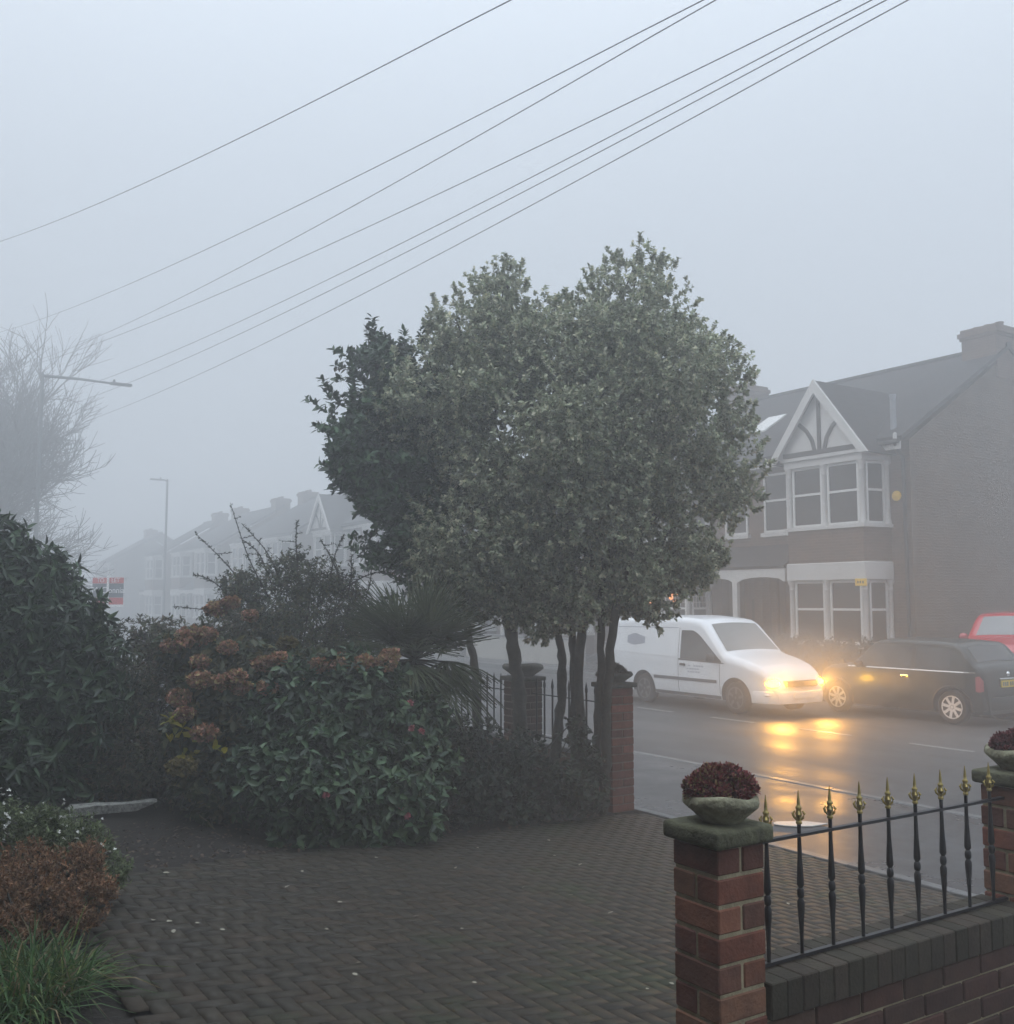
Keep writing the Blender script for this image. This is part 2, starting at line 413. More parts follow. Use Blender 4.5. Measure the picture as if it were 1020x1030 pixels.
# edging course where the block paving meets the pavement
m = MB(); x = -20.0
while x < 3:
    m.box((x, 6.83, -0.1), (x + 0.9, 6.93, 0.008 + random.uniform(-0.002, 0.002))); x += 0.905
struct(m.build('edging_kerb', M['kerb'], bevel=0.006, seg=1))
# centre line
m = MB(); z = rz(13.58) + 0.004
for k in range(-30, 18):
    x0 = -9.75 + k * 2.1
    m.box((x0, 13.53, z - 0.01), (x0 + 1.05, 13.63, z))
struct(m.build('lane_marking', M['line']))
# far forecourts rise to the houses
m = MB(); m.add([(-165, 19.9, 0.06), (55, 19.9, 0.06), (55, 22.0, 0.32), (-165, 22.0, 0.32), (55, 40, 0.34), (-165, 40, 0.34)], [(0, 1, 2, 3), (3, 2, 4, 5)])
struct(m.build('forecourt', M['pave']))
# garden ground sheet, sloping up to the house
m = MB(); ys = np.linspace(-25, 6.83, 30); xs = np.linspace(-40, 25, 66)
V = []; F = []
for y in ys:
    for x in xs:
        V.append((x, y, g(y) - 0.03 + (random.uniform(-0.025, 0.012) if x < -6.5 else 0)))
for j in range(29):
    for i in range(65): F.append((j * 66 + i, j * 66 + i + 1, (j + 1) * 66 + i + 1, (j + 1) * 66 + i))
m.add(V, F); struct(m.build('soil', M['soil'], smooth=True))

# block paved driveway: every block a bevelled stone in one sheet, herringbone
bed_line = [(-5.0, -0.4), (-5.6, 0.9), (-6.55, 1.3), (-6.95, 2.2), (-7.05, 2.9), (-7.3, 4.2), (-7.62, 5.4), (-7.95, 6.4), (-8.0, 6.9)]
def bed_x(y):
    for (x0, y0), (x1, y1) in zip(bed_line, bed_line[1:]):
        if y0 <= y <= y1: return x0 + (x1 - x0) * (y - y0) / (y1 - y0)
    return -5.0 if y < 0 else -8.0
VV = []; FF = []; CC = []
u = 0.08; gap = 0.0008; bev = 0.0016
def block(x0, y0, x1, y1):
    cx, cy = (x0 + x1) / 2, (y0 + y1) / 2
    if cy > 6.80 or cy < -1.2 or cx > 0.9 or cx < -8.3: return
    if cx < bed_x(cy) + 0.04: return
    if cy < 1.05 and cx < -3.9 - 0.35 * (1.05 - cy) * 0 and (cx < -4.15): return
    n = len(VV); dz = random.uniform(-0.0007, 0.0007); tx = random.uniform(-0.004, 0.004); ty = random.uniform(-0.004, 0.004)
    def zz(x, y): return g(y) + dz + (x - cx) * tx + (y - cy) * ty
    x0 += gap; y0 += gap; x1 -= gap; y1 -= gap; y1 = min(y1, 6.825)
    for (x, y, e) in [(x0, y0, 0), (x1, y0, 0), (x1, y1, 0), (x0, y1, 0)]: VV.append((x, y, zz(x, y) - 0.012))
    for (x, y) in [(x0 + bev, y0 + bev), (x1 - bev, y0 + bev), (x1 - bev, y1 - bev), (x0 + bev, y1 - bev)]: VV.append((x, y, zz(x, y)))
    FF.extend([(n + 4, n + 5, n + 6, n + 7), (n, n + 1, n + 5, n + 4), (n + 1, n + 2, n + 6, n + 5), (n + 2, n + 3, n + 7, n + 6), (n + 3, n, n + 4, n + 7)])
    k = random.random(); b = random.uniform(0.88, 1.12)
    c = (0.043, 0.036, 0.026) if k < 0.55 else (0.039, 0.034, 0.026) if k < 0.85 else (0.048, 0.037, 0.026)
    CC.extend([(c[0] * b, c[1] * b, c[2] * b)] * 8)
ni, nj = 120, 104
for i in range(-2, ni):
    for j in range(-2, nj):
        X = -8.4 + i * u; Y = -1.3 + j * u; k = (i - j) % 4
        if k == 0: block(X, Y, X + 2 * u, Y + u)
        elif k == 3: block(X, Y, X + u, Y + 2 * u)
struct(fast_mesh('driveway', np.array(VV), np.array(FF), np.array(CC), M['block']))

# ------------------------------------------------------------------ brick piers, walls, railings
BR = [(0.19, 0.070, 0.045), (0.215, 0.090, 0.055), (0.14, 0.056, 0.040), (0.21, 0.105, 0.065), (0.16, 0.075, 0.052)]
BW = 0.0
def brick_block(vv, ff, cc, a, b, cols=BR, bev=0.004, jit=0.0015, seg=1):
    n = len(vv)
    a = [a[i] + random.uniform(-jit, jit) for i in range(3)]; b = [b[i] + random.uniform(-jit, jit) for i in range(3)]
    # box with chamfered edges: three nested rectangles per side
    bm = bmesh.new(); bmesh.ops.create_cube(bm, size=1.0)
    for v in bm.verts: v.co = Vector([a[i] + (v.co[i] + 0.5) * (b[i] - a[i]) for i in range(3)])
    bmesh.ops.bevel(bm, geom=bm.edges[:], offset=bev, segments=seg, affect='EDGES')
    bm.verts.ensure_lookup_table()
    for v in bm.verts: vv.append(tuple(v.co))
    for f in bm.faces: ff.append(tuple(n + v.index for v in f.verts))
    c = random.choice(cols); k = random.uniform(0.75, 1.2)
    cc.extend([(c[0] * k, c[1] * k, c[2] * k, 1)] * len(bm.verts)); bm.free()

def brick_mesh(name, parent, fill):
    m = MB(); cc = []; fill(m, cc); m.c = cc
    o = m.build(name, M['brick'], parent)
    return o

def pier(name, label, x0, x1, y0, y1, z0, z1, ncourse, cap_mat, group, cap_over=0.025, cap_h=0.055, moss=True, cols=BR, mort='mortar'):
    cx, cy = (x0 + x1) / 2, (y0 + y1) / 2
    t = thing(name, label, 'pier', (cx, cy, z0), 0, group)
    hx, hy, h = (x1 - x0) / 2, (y1 - y0) / 2, z1 - z0
    def fill(m, cc):
        ch = h / ncourse; j = 0.006
        for k in range(ncourse):
            za, zb = k * ch + j, (k + 1) * ch - j
            if k % 2 == 1:
                brick_block(m.v, m.f, cc, (-hx, -hy, za), (hx, -j, zb), cols); brick_block(m.v, m.f, cc, (-hx, j, za), (hx, hy, zb), cols)
            else:
                brick_block(m.v, m.f, cc, (-hx, -hy, za), (-j, hy, zb), cols); brick_block(m.v, m.f, cc, (j, -hy, za), (hx, hy, zb), cols)
        m.mi = [0] * len(m.f)
    brick_mesh('shaft', t, fill)
    MB().box((-hx + 0.006, -hy + 0.006, 0.0), (hx - 0.006, hy - 0.006, h)).build('mortar', M[mort], t)
    c = MB().box((-hx - cap_over, -hy - cap_over, h + 0.001), (hx + cap_over, hy + cap_over, h + cap_h))
    o = c.build('cap', cap_mat, t, smooth=True, bevel=0.016, seg=3)
    return t

NX0, NX1 = -2.5, -2.3
pier('brick_pier', 'red brick pier with mossy cap carrying the lumpy red succulent bowl beside the driveway', NX0, NX1, 2.256, 2.456, 0.31, 1.352, 12, M['cap'], 'piers of the spiked side wall')
pier('brick_pier', 'red brick pier cut by the edge of the photo where the gold spiked railing ends', NX0, NX1, 3.935, 4.135, 0.17, 1.365, 14, M['cap'], 'piers of the spiked side wall')

# the low wall between the two near piers with a soldier course on top
t = thing('garden_wall', 'low brick wall topped with upright mossy bricks under the gold spiked railing', 'wall', (-2.4, 3.195, 0.2))
def fill(m, cc):
    ch = 0.078; j = 0.0045; ya, yb = 2.458 - 3.195, 3.933 - 3.195; zt = 0.92 - 0.2 - 0.115
    dark = [(0.07, 0.036, 0.028), (0.085, 0.042, 0.032), (0.06, 0.034, 0.026), (0.075, 0.045, 0.033)]
    for k in range(8):
        zb = zt - k * ch - j; za = zt - (k + 1) * ch + j
        y = ya - (0.11 if k % 2 else 0)
        while y < yb:
            a, b = max(y + j, ya + 0.002), min(y + 0.225 - j, yb - 0.002)
            if b - a > 0.02:
                brick_block(m.v, m.f, cc, (-0.098, a, za), (-0.002, b, zb), dark); brick_block(m.v, m.f, cc, (0.002, a, za), (0.098, b, zb), dark)
            y += 0.225
    m.mi = [0] * len(m.f)
brick_mesh('brickwork', t, fill)
def fill(m, cc):
    j = 0.0006; y = 2.458 - 3.195 + 0.004; zt = 0.92 - 0.2
    dark = [(0.046, 0.038, 0.027), (0.049, 0.038, 0.028), (0.045, 0.039, 0.027)]
    while y < 3.925 - 3.195 - 0.05:
        brick_block(m.v, m.f, cc, (-0.112, y + j, zt - 0.112), (0.112, y + 0.0735 - j, zt), dark, bev=0.004, jit=0.001, seg=1); y += 0.0735
    m.mi = [0] * len(m.f)
brick_mesh('coping', t, fill)
MB().box((-0.088, 2.458 - 3.195, 0), (0.088, 3.933 - 3.195, 0.92 - 0.2 - 0.02)).build('mortar', M['mortar'], t)

def lathe_bar(x, y, z0, z1, r=0.0065):
    """hammered bar with two swellings and a collar in the middle"""
    h = z1 - z0; P = [(0.0065, 0), (0.0065, 0.12), (0.008, 0.2), (0.0125, 0.36), (0.0125, 0.40), (0.007, 0.425), (0.011, 0.435), (0.0125, 0.465), (0.011, 0.495), (0.007, 0.505), (0.0125, 0.53), (0.012, 0.57), (0.008, 0.74), (0.0068, 0.86), (0.0068, 1.0)]
    return MB().lathe([(a * r / 0.0065, z0 + b * h) for a, b in P], (x, y, 0), 12)

def finial(x, y, z):
    m = MB().lathe([(0.009, 0), (0.011, 0.004), (0.009, 0.009), (0.007, 0.012), (0.010, 0.028), (0.012, 0.035), (0.0075, 0.045), (0.0105, 0.052), (0.0105, 0.056), (0.006, 0.060), (0.0058, 0.07), (0.0035, 0.094), (0.0008, 0.112)], (x, y, z), 12)
    for k in range(4):
        a = k * math.pi / 2 + math.pi / 4; dx, dy = math.cos(a), math.sin(a)
        m.tube([(x + dx * 0.006, y + dy * 0.006, z + 0.014), (x + dx * 0.015, y + dy * 0.015, z + 0.022), (x + dx * 0.019, y + dy * 0.019, z + 0.034), (x + dx * 0.013, y + dy * 0.013, z + 0.043)], [0.004, 0.0045, 0.005, 0.0025], 6)
    return m

rl = thing('metal_railing', 'black iron railing with turned bars and gold spear finials on low wall', 'railing', (-2.4, 3.19, 0.92))
MB().box((-0.009, 2.47 - 3.19, 0.005), (0.009, 3.925 - 3.19, 0.015)).build('bottom_rail', M['iron'], rl)
MB().box((-0.010, 2.47 - 3.19, 0.395), (0.010, 3.925 - 3.19, 0.405)).build('top_rail', M['iron'], rl)
for k in range(9):
    y = 2.575 + k * 0.158 - 3.19
    b = lathe_bar(0, y, 0.015, 0.435).build('baluster', M['iron'], rl, smooth=True, angle=60)
    finial(0, y, 0.436).build('finial', M['gold'], b, smooth=True, angle=50)

def bowl_planter(label, x, y, z, r, h, mat, group, squash=0.85):
    t = MB()
    prof = [(r * 0.52, 0), (r * 0.55, h * 0.06), (r * 0.72, h * 0.3), (r * 0.97, h * 0.62), (r * 1.0, h * 0.72), (r * 0.98, h * 0.9), (r * 0.93, h), (r * 0.84, h), (r * 0.8, h * 0.82), (r * 0.3, h * 0.78)]
    t.lathe(prof, (0, 0, 0), 40, jit=0.012)
    t.v = [(a, b * squash, c + 0.006 * math.sin(3 * math.atan2(b, a) + x) * (c / h)) for a, b, c in t.v]
    o = t.build('stone_bowl', mat, None, smooth=True, angle=70); o.location = (x, y, z)
    return tag(o, label, 'planter', group)

bowl_planter('shallow lichened stone bowl on the mossy cap of the pier by the driveway', -2.4, 2.37, 1.4085, 0.131, 0.086, M['bowl'], 'stone bowls on the piers')
bowl_planter('shallow stone bowl on the pier cut by the edge of the photo', -2.4, 4.05, 1.4215, 0.131, 0.086, M['bowl'], 'stone bowls on the piers')

def succulent(name, label, x, y, z, lobes, cols, n, L=0.022, mat='petal', group=None, cat='plant', W=0.008):
    t = thing(name, label, cat, (x, y, z), 0, group)
    P, O = shell_points([(x + a, y + b, z + c, r) for a, b, c, r in lobes], n, 0.86, zmin=z - 0.02)
    core = MB()
    for a, b, c, r in lobes:
        core.lathe([(r * 0.9 * math.cos(e), c + r * 0.9 * math.sin(e)) for e in np.linspace(-1.4, 1.5, 8)], (a, b, 0), 14)
    core.build('stems', plain('dark_stems', (0.06, 0.025, 0.025), 0.9, 0.3, 60), t, smooth=True)
    tufts(P, O, 7, 0.004, L, W, cols, M[mat], 'foliage', t, up=0.3, droop=-0.15, flat=0.7)
    return t
RED = [(0.22, 0.065, 0.065), (0.28, 0.09, 0.09), (0.15, 0.05, 0.05), (0.26, 0.18, 0.09)]
# camera-right is (.545,.839): lobes laid along it
succulent('red_succulent', 'lumpy dark red succulent overflowing the stone bowl by the driveway', -2.4, 2.37, 1.497,
          [(-0.035, -0.055, 0.012, 0.045), (-0.012, -0.018, 0.03, 0.052), (0.015, 0.02, 0.03, 0.05), (0.04, 0.05, 0.012, 0.045), (0.055, 0.02, 0.0, 0.035), (0.02, -0.04, 0.01, 0.04), (0.07, 0.04, -0.03, 0.024)], RED, 900, cat='succulent', group='red succulents on the piers', L=0.017, W=0.007)
succulent('red_succulent', 'dark red succulent in the bowl on the pier cut by the photo edge', -2.4, 4.05, 1.51,
          [(-0.03, -0.045, 0.005, 0.045), (0.0, 0.0, 0.018, 0.05), (0.035, 0.04, 0.008, 0.05), (0.03, -0.02, 0.0, 0.04)], [(0.16, 0.05, 0.055), (0.12, 0.04, 0.045), (0.20, 0.065, 0.07)], 600, cat='succulent', group='red succulents on the piers', L=0.017, W=0.007)

# front boundary along the pavement: two piers, low wall and dark railing behind the tree
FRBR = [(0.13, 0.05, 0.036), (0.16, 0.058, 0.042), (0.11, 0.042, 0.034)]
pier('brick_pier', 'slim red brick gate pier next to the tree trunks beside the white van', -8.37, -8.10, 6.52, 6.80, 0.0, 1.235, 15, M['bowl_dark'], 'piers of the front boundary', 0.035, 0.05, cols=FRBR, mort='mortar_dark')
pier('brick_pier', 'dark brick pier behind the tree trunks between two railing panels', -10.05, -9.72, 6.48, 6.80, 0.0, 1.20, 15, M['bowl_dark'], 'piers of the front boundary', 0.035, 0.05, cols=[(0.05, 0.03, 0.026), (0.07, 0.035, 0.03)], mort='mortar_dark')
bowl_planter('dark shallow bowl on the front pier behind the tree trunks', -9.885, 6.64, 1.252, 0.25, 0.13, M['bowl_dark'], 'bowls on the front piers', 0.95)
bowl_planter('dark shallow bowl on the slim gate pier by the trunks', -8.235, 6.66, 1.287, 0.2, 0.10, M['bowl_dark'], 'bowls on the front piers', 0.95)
succulent('dry_plant', 'dry brown plant in the bowl on the gate pier by the trunks', -8.235, 6.66, 1.38, [(0, 0, -0.01, 0.075), (-0.08, 0.02, -0.02, 0.06), (0.08, 0.0, -0.02, 0.06)], [(0.05, 0.045, 0.03), (0.07, 0.055, 0.035)], 350, L=0.05, W=0.012, mat='leaf')
def front_wall(label, x0, x1):
    t = thing('garden_wall', label, 'wall', ((x0 + x1) / 2, 6.66, 0.0), 0, 'low walls of the front boundary'); h = (x1 - x0) / 2
    MB().box((-h, -0.1, 0), (h, 0.1, 0.5)).build('brickwork', M['house_brick'], t)
    MB().box((-h, -0.125, 0.501), (h, 0.125, 0.555)).build('coping', M['kerb'], t, bevel=0.01, seg=1)
front_wall('low dark wall under railing between the two piers behind the trunks', -9.715, -8.375)
front_wall('low dark wall under the railing beside the fan palm', -15.5, -10.055)
def front_rail(label, x0, x1):
    cx = (x0 + x1) / 2
    t = thing('metal_railing', label, 'railing', (cx, 6.66, 0.556), 0, 'railings of the front boundary'); h = (x1 - x0) / 2
    MB().box((-h, -0.008, 0.03), (h, 0.008, 0.045)).build('bottom_rail', M['iron'], t)
    MB().box((-h, -0.008, 0.50), (h, 0.008, 0.513)).build('top_rail', M['iron'], t)
    n = int((x1 - x0) / 0.155); 
    for k in range(n):
        x = -h + 0.08 + k * 0.155
        MB().lathe([(0.011, 0.0), (0.011, 0.58), (0.017, 0.60), (0.017, 0.62), (0.001, 0.70)], (x, 0, 0), 8).build('baluster', M['iron'], t, smooth=True)
front_rail('short black railing panel seen between the tree trunks', -9.715, -8.375)
front_rail('black railing panel beside the fan palm behind the thin trunk', -14.5, -10.055)
# ------------------------------------------------------------------ houses across the road
GZ = 0.3
def make_house(m, name, lit=False):
    """one house of a mirrored pair; local x grows away from the shared wall (times m), y into the house"""
    t = thing(name, 'x', 'house')
    def X(a): return a * m
    def B(mb, x0, y0, z0, x1, y1, z1):
        a, b = sorted((X(x0), X(x1))); return mb.box((a, y0, z0), (b, y1, z1))
    def PX(poly): return [(X(a), b) for a, b in poly]
    W = 5.1; EZ = 5.85; RZ = 8.75; RY = 4.5
    w = MB()
    B(w, 0.0, 0, 0, 0.16, 0.3, EZ); B(w, 0.16, 0, 2.6, 1.45, 0.3, EZ); B(w, 1.45, 0, 0, 4.87, 0.3, EZ)
    w.build('wall', M['house_brick'], t); B(MB(), 0.0, 8.7, 0, 4.87, 9, EZ).build('rear_wall', M['house_brick'], t)
    gw = MB(); a, b = sorted((X(4.872), X(W)))
    gw.prism([(0, 0), (9, 0), (9, EZ), (RY, RZ - 0.14), (0, EZ)], a, b, 'yz'); gw.build('gable_wall', M['gable_brick'], t)
    B(MB(), 0.16, 0.95, 0, 1.45, 1.05, 2.7).build('porch_wall', M['house_brick'], t)
    d = B(MB(), 0.4, 0.90, 0.1, 1.25, 0.945, 2.1).build('door', M['door'], t)
    B(MB(), 0.55, 0.885, 1.25, 1.1, 0.898, 1.9).build('pane', M['pane'], d)
    # roof
    rf = MB(); a, b = sorted((X(0), X(W + 0.06)))
    rf.prism([(-0.38, EZ - 0.06), (RY, RZ - 0.0), (9.38, EZ - 0.06), (9.38, EZ + 0.06), (RY, RZ + 0.12), (-0.38, EZ + 0.06)], a, b, 'yz')
    ro = rf.build('roof', M['tile'], t)
    MB().tube([(X(0), RY, RZ + 0.10), (X(W + 0.06), RY, RZ + 0.10)], 0.11, 8).build('ridge', M['tile'], ro)
    c = MB(); B(c, 4.1, 3.95, 7.9, W + 0.02, 5.05, 9.10); B(c, 4.06, 3.91, 9.10, W + 0.06, 5.09, 9.18); B(c, 4.02, 3.87, 9.18, W + 0.10, 5.13, 9.30); B(c, 4.08, 3.93, 9.30, W + 0.04, 5.07, 9.40)
    for k in range(3): c.lathe([(0.11, 9.4), (0.10, 9.5), (0.12, 9.55), (0.085, 9.55)], (X(4.25 + 0.33 * k), 4.5, 0), 12)
    c.build('chimney', M['house_brick'], ro)
    # eaves: fascia and gutter
    B(MB(), 0.0, -0.37, EZ - 0.26, W, -0.33, EZ - 0.075).build('fascia', M['white'], t)
    MB().tube([(X(0), -0.43, EZ - 0.08), (X(W), -0.43, EZ - 0.08)], 0.055, 8).build('gutter', M['black'], t)
    MB().tube([(X(4.96), -0.4, EZ - 0.1), (X(4.96), -0.08, EZ - 0.45), (X(4.96), -0.06, 0.05)], 0.045, 8).build('downpipe', M['black'], t)
    # bay plan
    plan = [(1.86, 0.0), (1.95, -0.9), (4.36, -0.9), (4.5, 0.0)]
    def off(e): return [(1.86 - e, 0.0), (1.95 - e, -0.9 - e), (4.36 + e, -0.9 - e), (4.5 + e, 0.0)]
    bw = MB(); bw.prism(PX(plan), 0.0, 0.66, 'xy'); bw.build('bay_wall', M['house_brick'], t); bw = MB(); bw.prism(PX(plan), 2.82, 3.68, 'xy'); bw.build('bay_wall', M['house_brick'], t)
    s = MB(); s.prism(PX(off(0.07)), 0.66, 0.76, 'xy'); s.build('sill', M['white'], t)
    s = MB(); s.prism(PX(off(0.07)), 3.68, 3.77, 'xy'); s.build('sill', M['white'], t)
    s = MB(); s.prism(PX(off(0.05)), 2.36, 2.82, 'xy'); s.build('lintel', M['white'], t, bevel=0.02, seg=1)
    s = MB(); s.prism(PX(off(0.05)), 5.36, 5.54, 'xy'); s.prism(PX(off(0.12)), 5.54, 5.62, 'xy'); s.build('cornice', M['white'], t)
    def light(p, q, z0, z1, glass, grid=False):
        p = Vector((X(p[0]), p[1], 0)); q = Vector((X(q[0]), q[1], 0)); d = (q - p).normalized(); n = Vector((d.y, -d.x, 0))
        if n.y > 0: n = -n
        L = (q - p).length; f = MB(); fw = 0.06
        def rect(a0, b0, a1, b1, lo, hi, mb):
            vs = []
            for (aa, bb) in ((a0, b0), (a1, b0), (a1, b1), (a0, b1)):
                for k in (lo, hi): 
                    pt = p + d * aa + n * k; vs.append((pt.x, pt.y, bb))
            mb.add(vs, [(0, 2, 4, 6), (1, 7, 5, 3), (0, 1, 3, 2), (2, 3, 5, 4), (4, 5, 7, 6), (6, 7, 1, 0)])
        mid = z0 + (z1 - z0) * 0.54
        rect(0, z0, fw, z1, -0.03, 0.03, f); rect(L - fw, z0, L, z1, -0.03, 0.03, f)
        rect(fw, z0, L - fw, z0 + fw, -0.03, 0.03, f); rect(fw, z1 - fw, L - fw, z1, -0.03, 0.03, f)
        rect(fw, mid - 0.03, L - fw, mid + 0.03, -0.03, 0.036, f)
        if grid:
            for k in range(1, 4): rect(fw + (L - 2 * fw) * k / 4 - 0.006, mid + 0.03, fw + (L - 2 * fw) * k / 4 + 0.006, z1 - fw, -0.012, 0.016, f)
            for k in range(1, 4):
                zz = mid + (z1 - mid) * k / 4; rect(fw, zz - 0.006, L - fw, zz + 0.006, -0.012, 0.013, f)
        o = f.build('window', M['white_frame'], t)
        g_ = MB(); rect(fw, z0 + fw, L - fw, z1 - fw, -0.02, -0.005, g_); g_.build('pane', glass, o)
        return o
    def ins(p, q, a, b):
        p, q = Vector((p[0], p[1])), Vector((q[0], q[1])); d = (q - p)
        return (p + d * a), (p + d * b)
    core = [(2.06, 0.0), (2.12, -0.68), (4.2, -0.68), (4.3, 0.0)]
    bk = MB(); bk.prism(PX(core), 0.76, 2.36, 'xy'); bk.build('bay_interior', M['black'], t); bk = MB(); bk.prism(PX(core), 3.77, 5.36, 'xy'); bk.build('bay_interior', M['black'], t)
    A_, B_, C_, D_ = [(1.93, -0.04), (2.0, -0.82), (4.31, -0.82), (4.42, -0.04)]
    for (z0, z1, lev) in ((0.76, 2.36, 0), (3.77, 5.36, 1)):
        gl = M['pane']
        for (p, q, a, b) in ((A_, B_, 0.12, 0.88), (B_, C_, 0.04, 0.465), (B_, C_, 0.535, 0.96), (C_, D_, 0.12, 0.90)):
            pp, qq = ins(p, q, a, b); light(pp, qq, z0 + 0.005, z1 - 0.005, gl, grid=(lit and lev == 0))
        for (px, py) in ((2.0, -0.85), (3.155, -0.85), (4.31, -0.85), (4.46, -0.07), (1.9, -0.07)):
            zz = z0; h = z1 - z0
            pm = MB().lathe([(0.10, 0), (0.10, 0.07), (0.075, 0.12), (0.068, 0.3), (0.068, h - 0.26), (0.08, h - 0.24), (0.07, h - 0.21), (0.072, h - 0.12), (0.115, h - 0.04), (0.115, h)], (X(px), py, zz), 10)
            pm.build('pilaster', M['white'], t, smooth=True)
    # half timbered gable over the bay
    gx, gb, ga, gh = 3.155, 5.62, 7.42, 1.52
    a, b = -1.08, 2.1
    def chev(e_out, e_in, y0, y1):
        mb = MB(); k = (ga - gb) / gh
        O = [(gx - gh - e_out * 0.5, gb - 0.12), (gx, ga + e_out), (gx + gh + e_out * 0.5, gb - 0.12)]
        I = [(gx + gh - e_in * 0.8, gb - 0.12), (gx, ga - e_in), (gx - gh + e_in * 0.8, gb - 0.12)]
        mb.prism(PX(O + I), y0, y1, 'xz'); return mb
    chev(0.14, 0.02, -1.12, 2.3).build('gable_roof', M['tile'], t)
    chev(0.16, 0.20, -1.2, -1.122).build('bargeboard', M['white'], t)
    MB().prism(PX([(gx - gh + 0.1, gb), (gx + gh - 0.1, gb), (gx, ga - 0.08)]), -0.99, 0.5, 'xz').build('gable_panel', M['white'], t)
    tm = MB(); y0, y1 = -1.03, -0.992
    B(tm, gx - 0.05, y0, gb + 0.14, gx + 0.05, y1, ga - 0.3); B(tm, gx - 1.2, y0, gb + 0.02, gx + 1.2, y1, gb + 0.14)
    for sgn in (-1, 1):
        pts = [(gx + sgn * 0.16, gb + 0.14), (gx + sgn * 0.24, gb + 0.42), (gx + sgn * 0.42, gb + 0.68), (gx + sgn * 0.66, gb + 0.88)]
        for (p, q) in zip(pts, pts[1:]): tm.bar((X(p[0]), (y0 + y1) / 2 + 0.004, p[1]), (X(q[0]), (y0 + y1) / 2 + 0.004, q[1]), 0.036, 0.1, up=(0.3, 0, 1))
    tm.build('gable_timber', M['timber'], t)
    # porch canopy
    pc = MB(); a, b = sorted((X(0), X(1.86)))
    pc.prism([(-0.95, 2.72), (0.0, 3.32), (0.0, 3.42), (-0.98, 2.80)], a, b, 'yz'); pc.build('porch_roof', M['tile'], t)
    pf = MB(); a2 = X(0.0); n = 10
    pts = [(0.0, 2.36)]
    for k in range(n + 1):
        u_ = k / n; pts.append((0.10 + 1.68 * u_, 2.36 + 0.13 * math.sin(math.pi * u_) ** 0.4))
    pts += [(1.83, 2.36), (1.83, 2.72), (0.0, 2.72)]
    pf.prism(PX(pts), -0.93, -0.87, 'xz'); pf.build('porch_arch', M['white'], t)
    B(MB(), 0.0, -0.95, 0.1, 0.09, -0.84, 2.36).build('porch_post', M['white'], t)
    # upstairs window beside the bay
    o = light((0.32, -0.02), (1.22, -0.02), 3.78, 5.45, M['pane'])
    B(MB(), 0.24, -0.12, 3.66, 1.3, 0.0, 3.775).build('sill', M['white'], t)
    return t

hp = make_house(1, 'brick_house'); hm = make_house(-1, 'brick_house')
plain_p = []; 
def place(src, cx, label, dup=True):
    o = copy_tree(src, skip=('gable_roof', 'bargeboard', 'gable_panel', 'gable_timber') if (cx < -50 or (cx == -47.4 and src is hp)) else ()) if dup else src
    o.location = (cx, 22.0, GZ); o['label'] = label; o['group'] = 'bay fronted houses across the road'; return o
place(hp, -32.8, 'bay fronted house partly hidden behind the thick tree stem beside the open window bay')
place(hm, -32.8, 'bay fronted house seen in fog between the thin trunk and the palm')
place(hp, -47.4, 'foggy house with white bay just beside the dark green edge of the tree')
place(hm, -47.4, 'foggy house whose small white gable stands out above the prickly bush')
place(hp, -61.5, 'faint foggy house with chimney above the prickly bush')
place(hm, -61.5, 'very faint foggy house behind the tall shoots of the prickly bush')
place(hp, -76.0, 'almost vanished house near the far lamp post')
place(hm, -76.0, 'almost vanished house with pale front behind the far lamp post')
place(hp, -90.5, 'last house dissolving into fog above the red board')
nb = make_house(-1, 'brick_house', lit=True)
place(nb, -20.6, 'brick house behind the white van with warm lamps glowing in its bay window', False)
place(hp, -20.6, 'end house with half timbered gable over its bay, behind the dark small car', False)
for ch in [q for q in hm.children if q.name.split('.')[0] in ('gable_roof', 'bargeboard', 'gable_panel', 'gable_timber')]: bpy.data.objects.remove(ch)
hm.location = (-105, 22.0, GZ); hm['label'] = 'house front swallowed by fog beyond the red board'; hm['group'] = 'bay fronted houses across the road'
# extras of the end house
def local(o, x, y, z): return (x, y, z)
sk = MB(); k = (9.2 - 5.94) / 4.88
def roofz(y): return 5.91 + (y + 0.38) * 2.96 / 4.88
sx0, sx1, sy0, sy1 = -1.75, -1.0, 1.5, 2.5
sk.add([(sx0, sy0, roofz(sy0) + 0.05), (sx1, sy0, roofz(sy0) + 0.05), (sx1, sy1, roofz(sy1) + 0.05), (sx0, sy1, roofz(sy1) + 0.05),
        (sx0, sy0, roofz(sy0) - 0.1), (sx1, sy0, roofz(sy0) - 0.1), (sx1, sy1, roofz(sy1) - 0.1), (sx0, sy1, roofz(sy1) - 0.1)],
       [(0, 1, 2, 3), (0, 4, 5, 1), (1, 5, 6, 2), (2, 6, 7, 3), (3, 7, 4, 0)])
sk.build('skylight', M['white_frame'], nb)
MB().lathe([(0.075, 5.9), (0.075, 7.0), (0.09, 7.02), (0.09, 7.08)], (4.58, 0.12, 0), 12).build('vent_pipe', M['lead'], hp, smooth=True)
MB().lathe([(0.11, 0), (0.13, 0.012), (0.13, 0.05), (0.09, 0.07)], (4.72, 0, 0), 16, 'y').build('alarm_box', M['yellow'], hp, smooth=True).location = (0, -0.073, 4.46)
MB().lathe([(0.05, 0), (0.05, 0.12), (0.02, 0.16)], (5.0, -0.42, 5.84), 10).build('gutter_end', M['white'], hp)
ys = thing('notice_plate', 'small yellow notice fixed on the white column of the ground floor bay', 'sign', (-16.27, 20.98, 2.60))
MB().box((-0.17, -0.012, -0.09), (0.17, 0.012, 0.09)).build('plate', M['yellow'], ys, bevel=0.004, seg=1)
mk = MB()
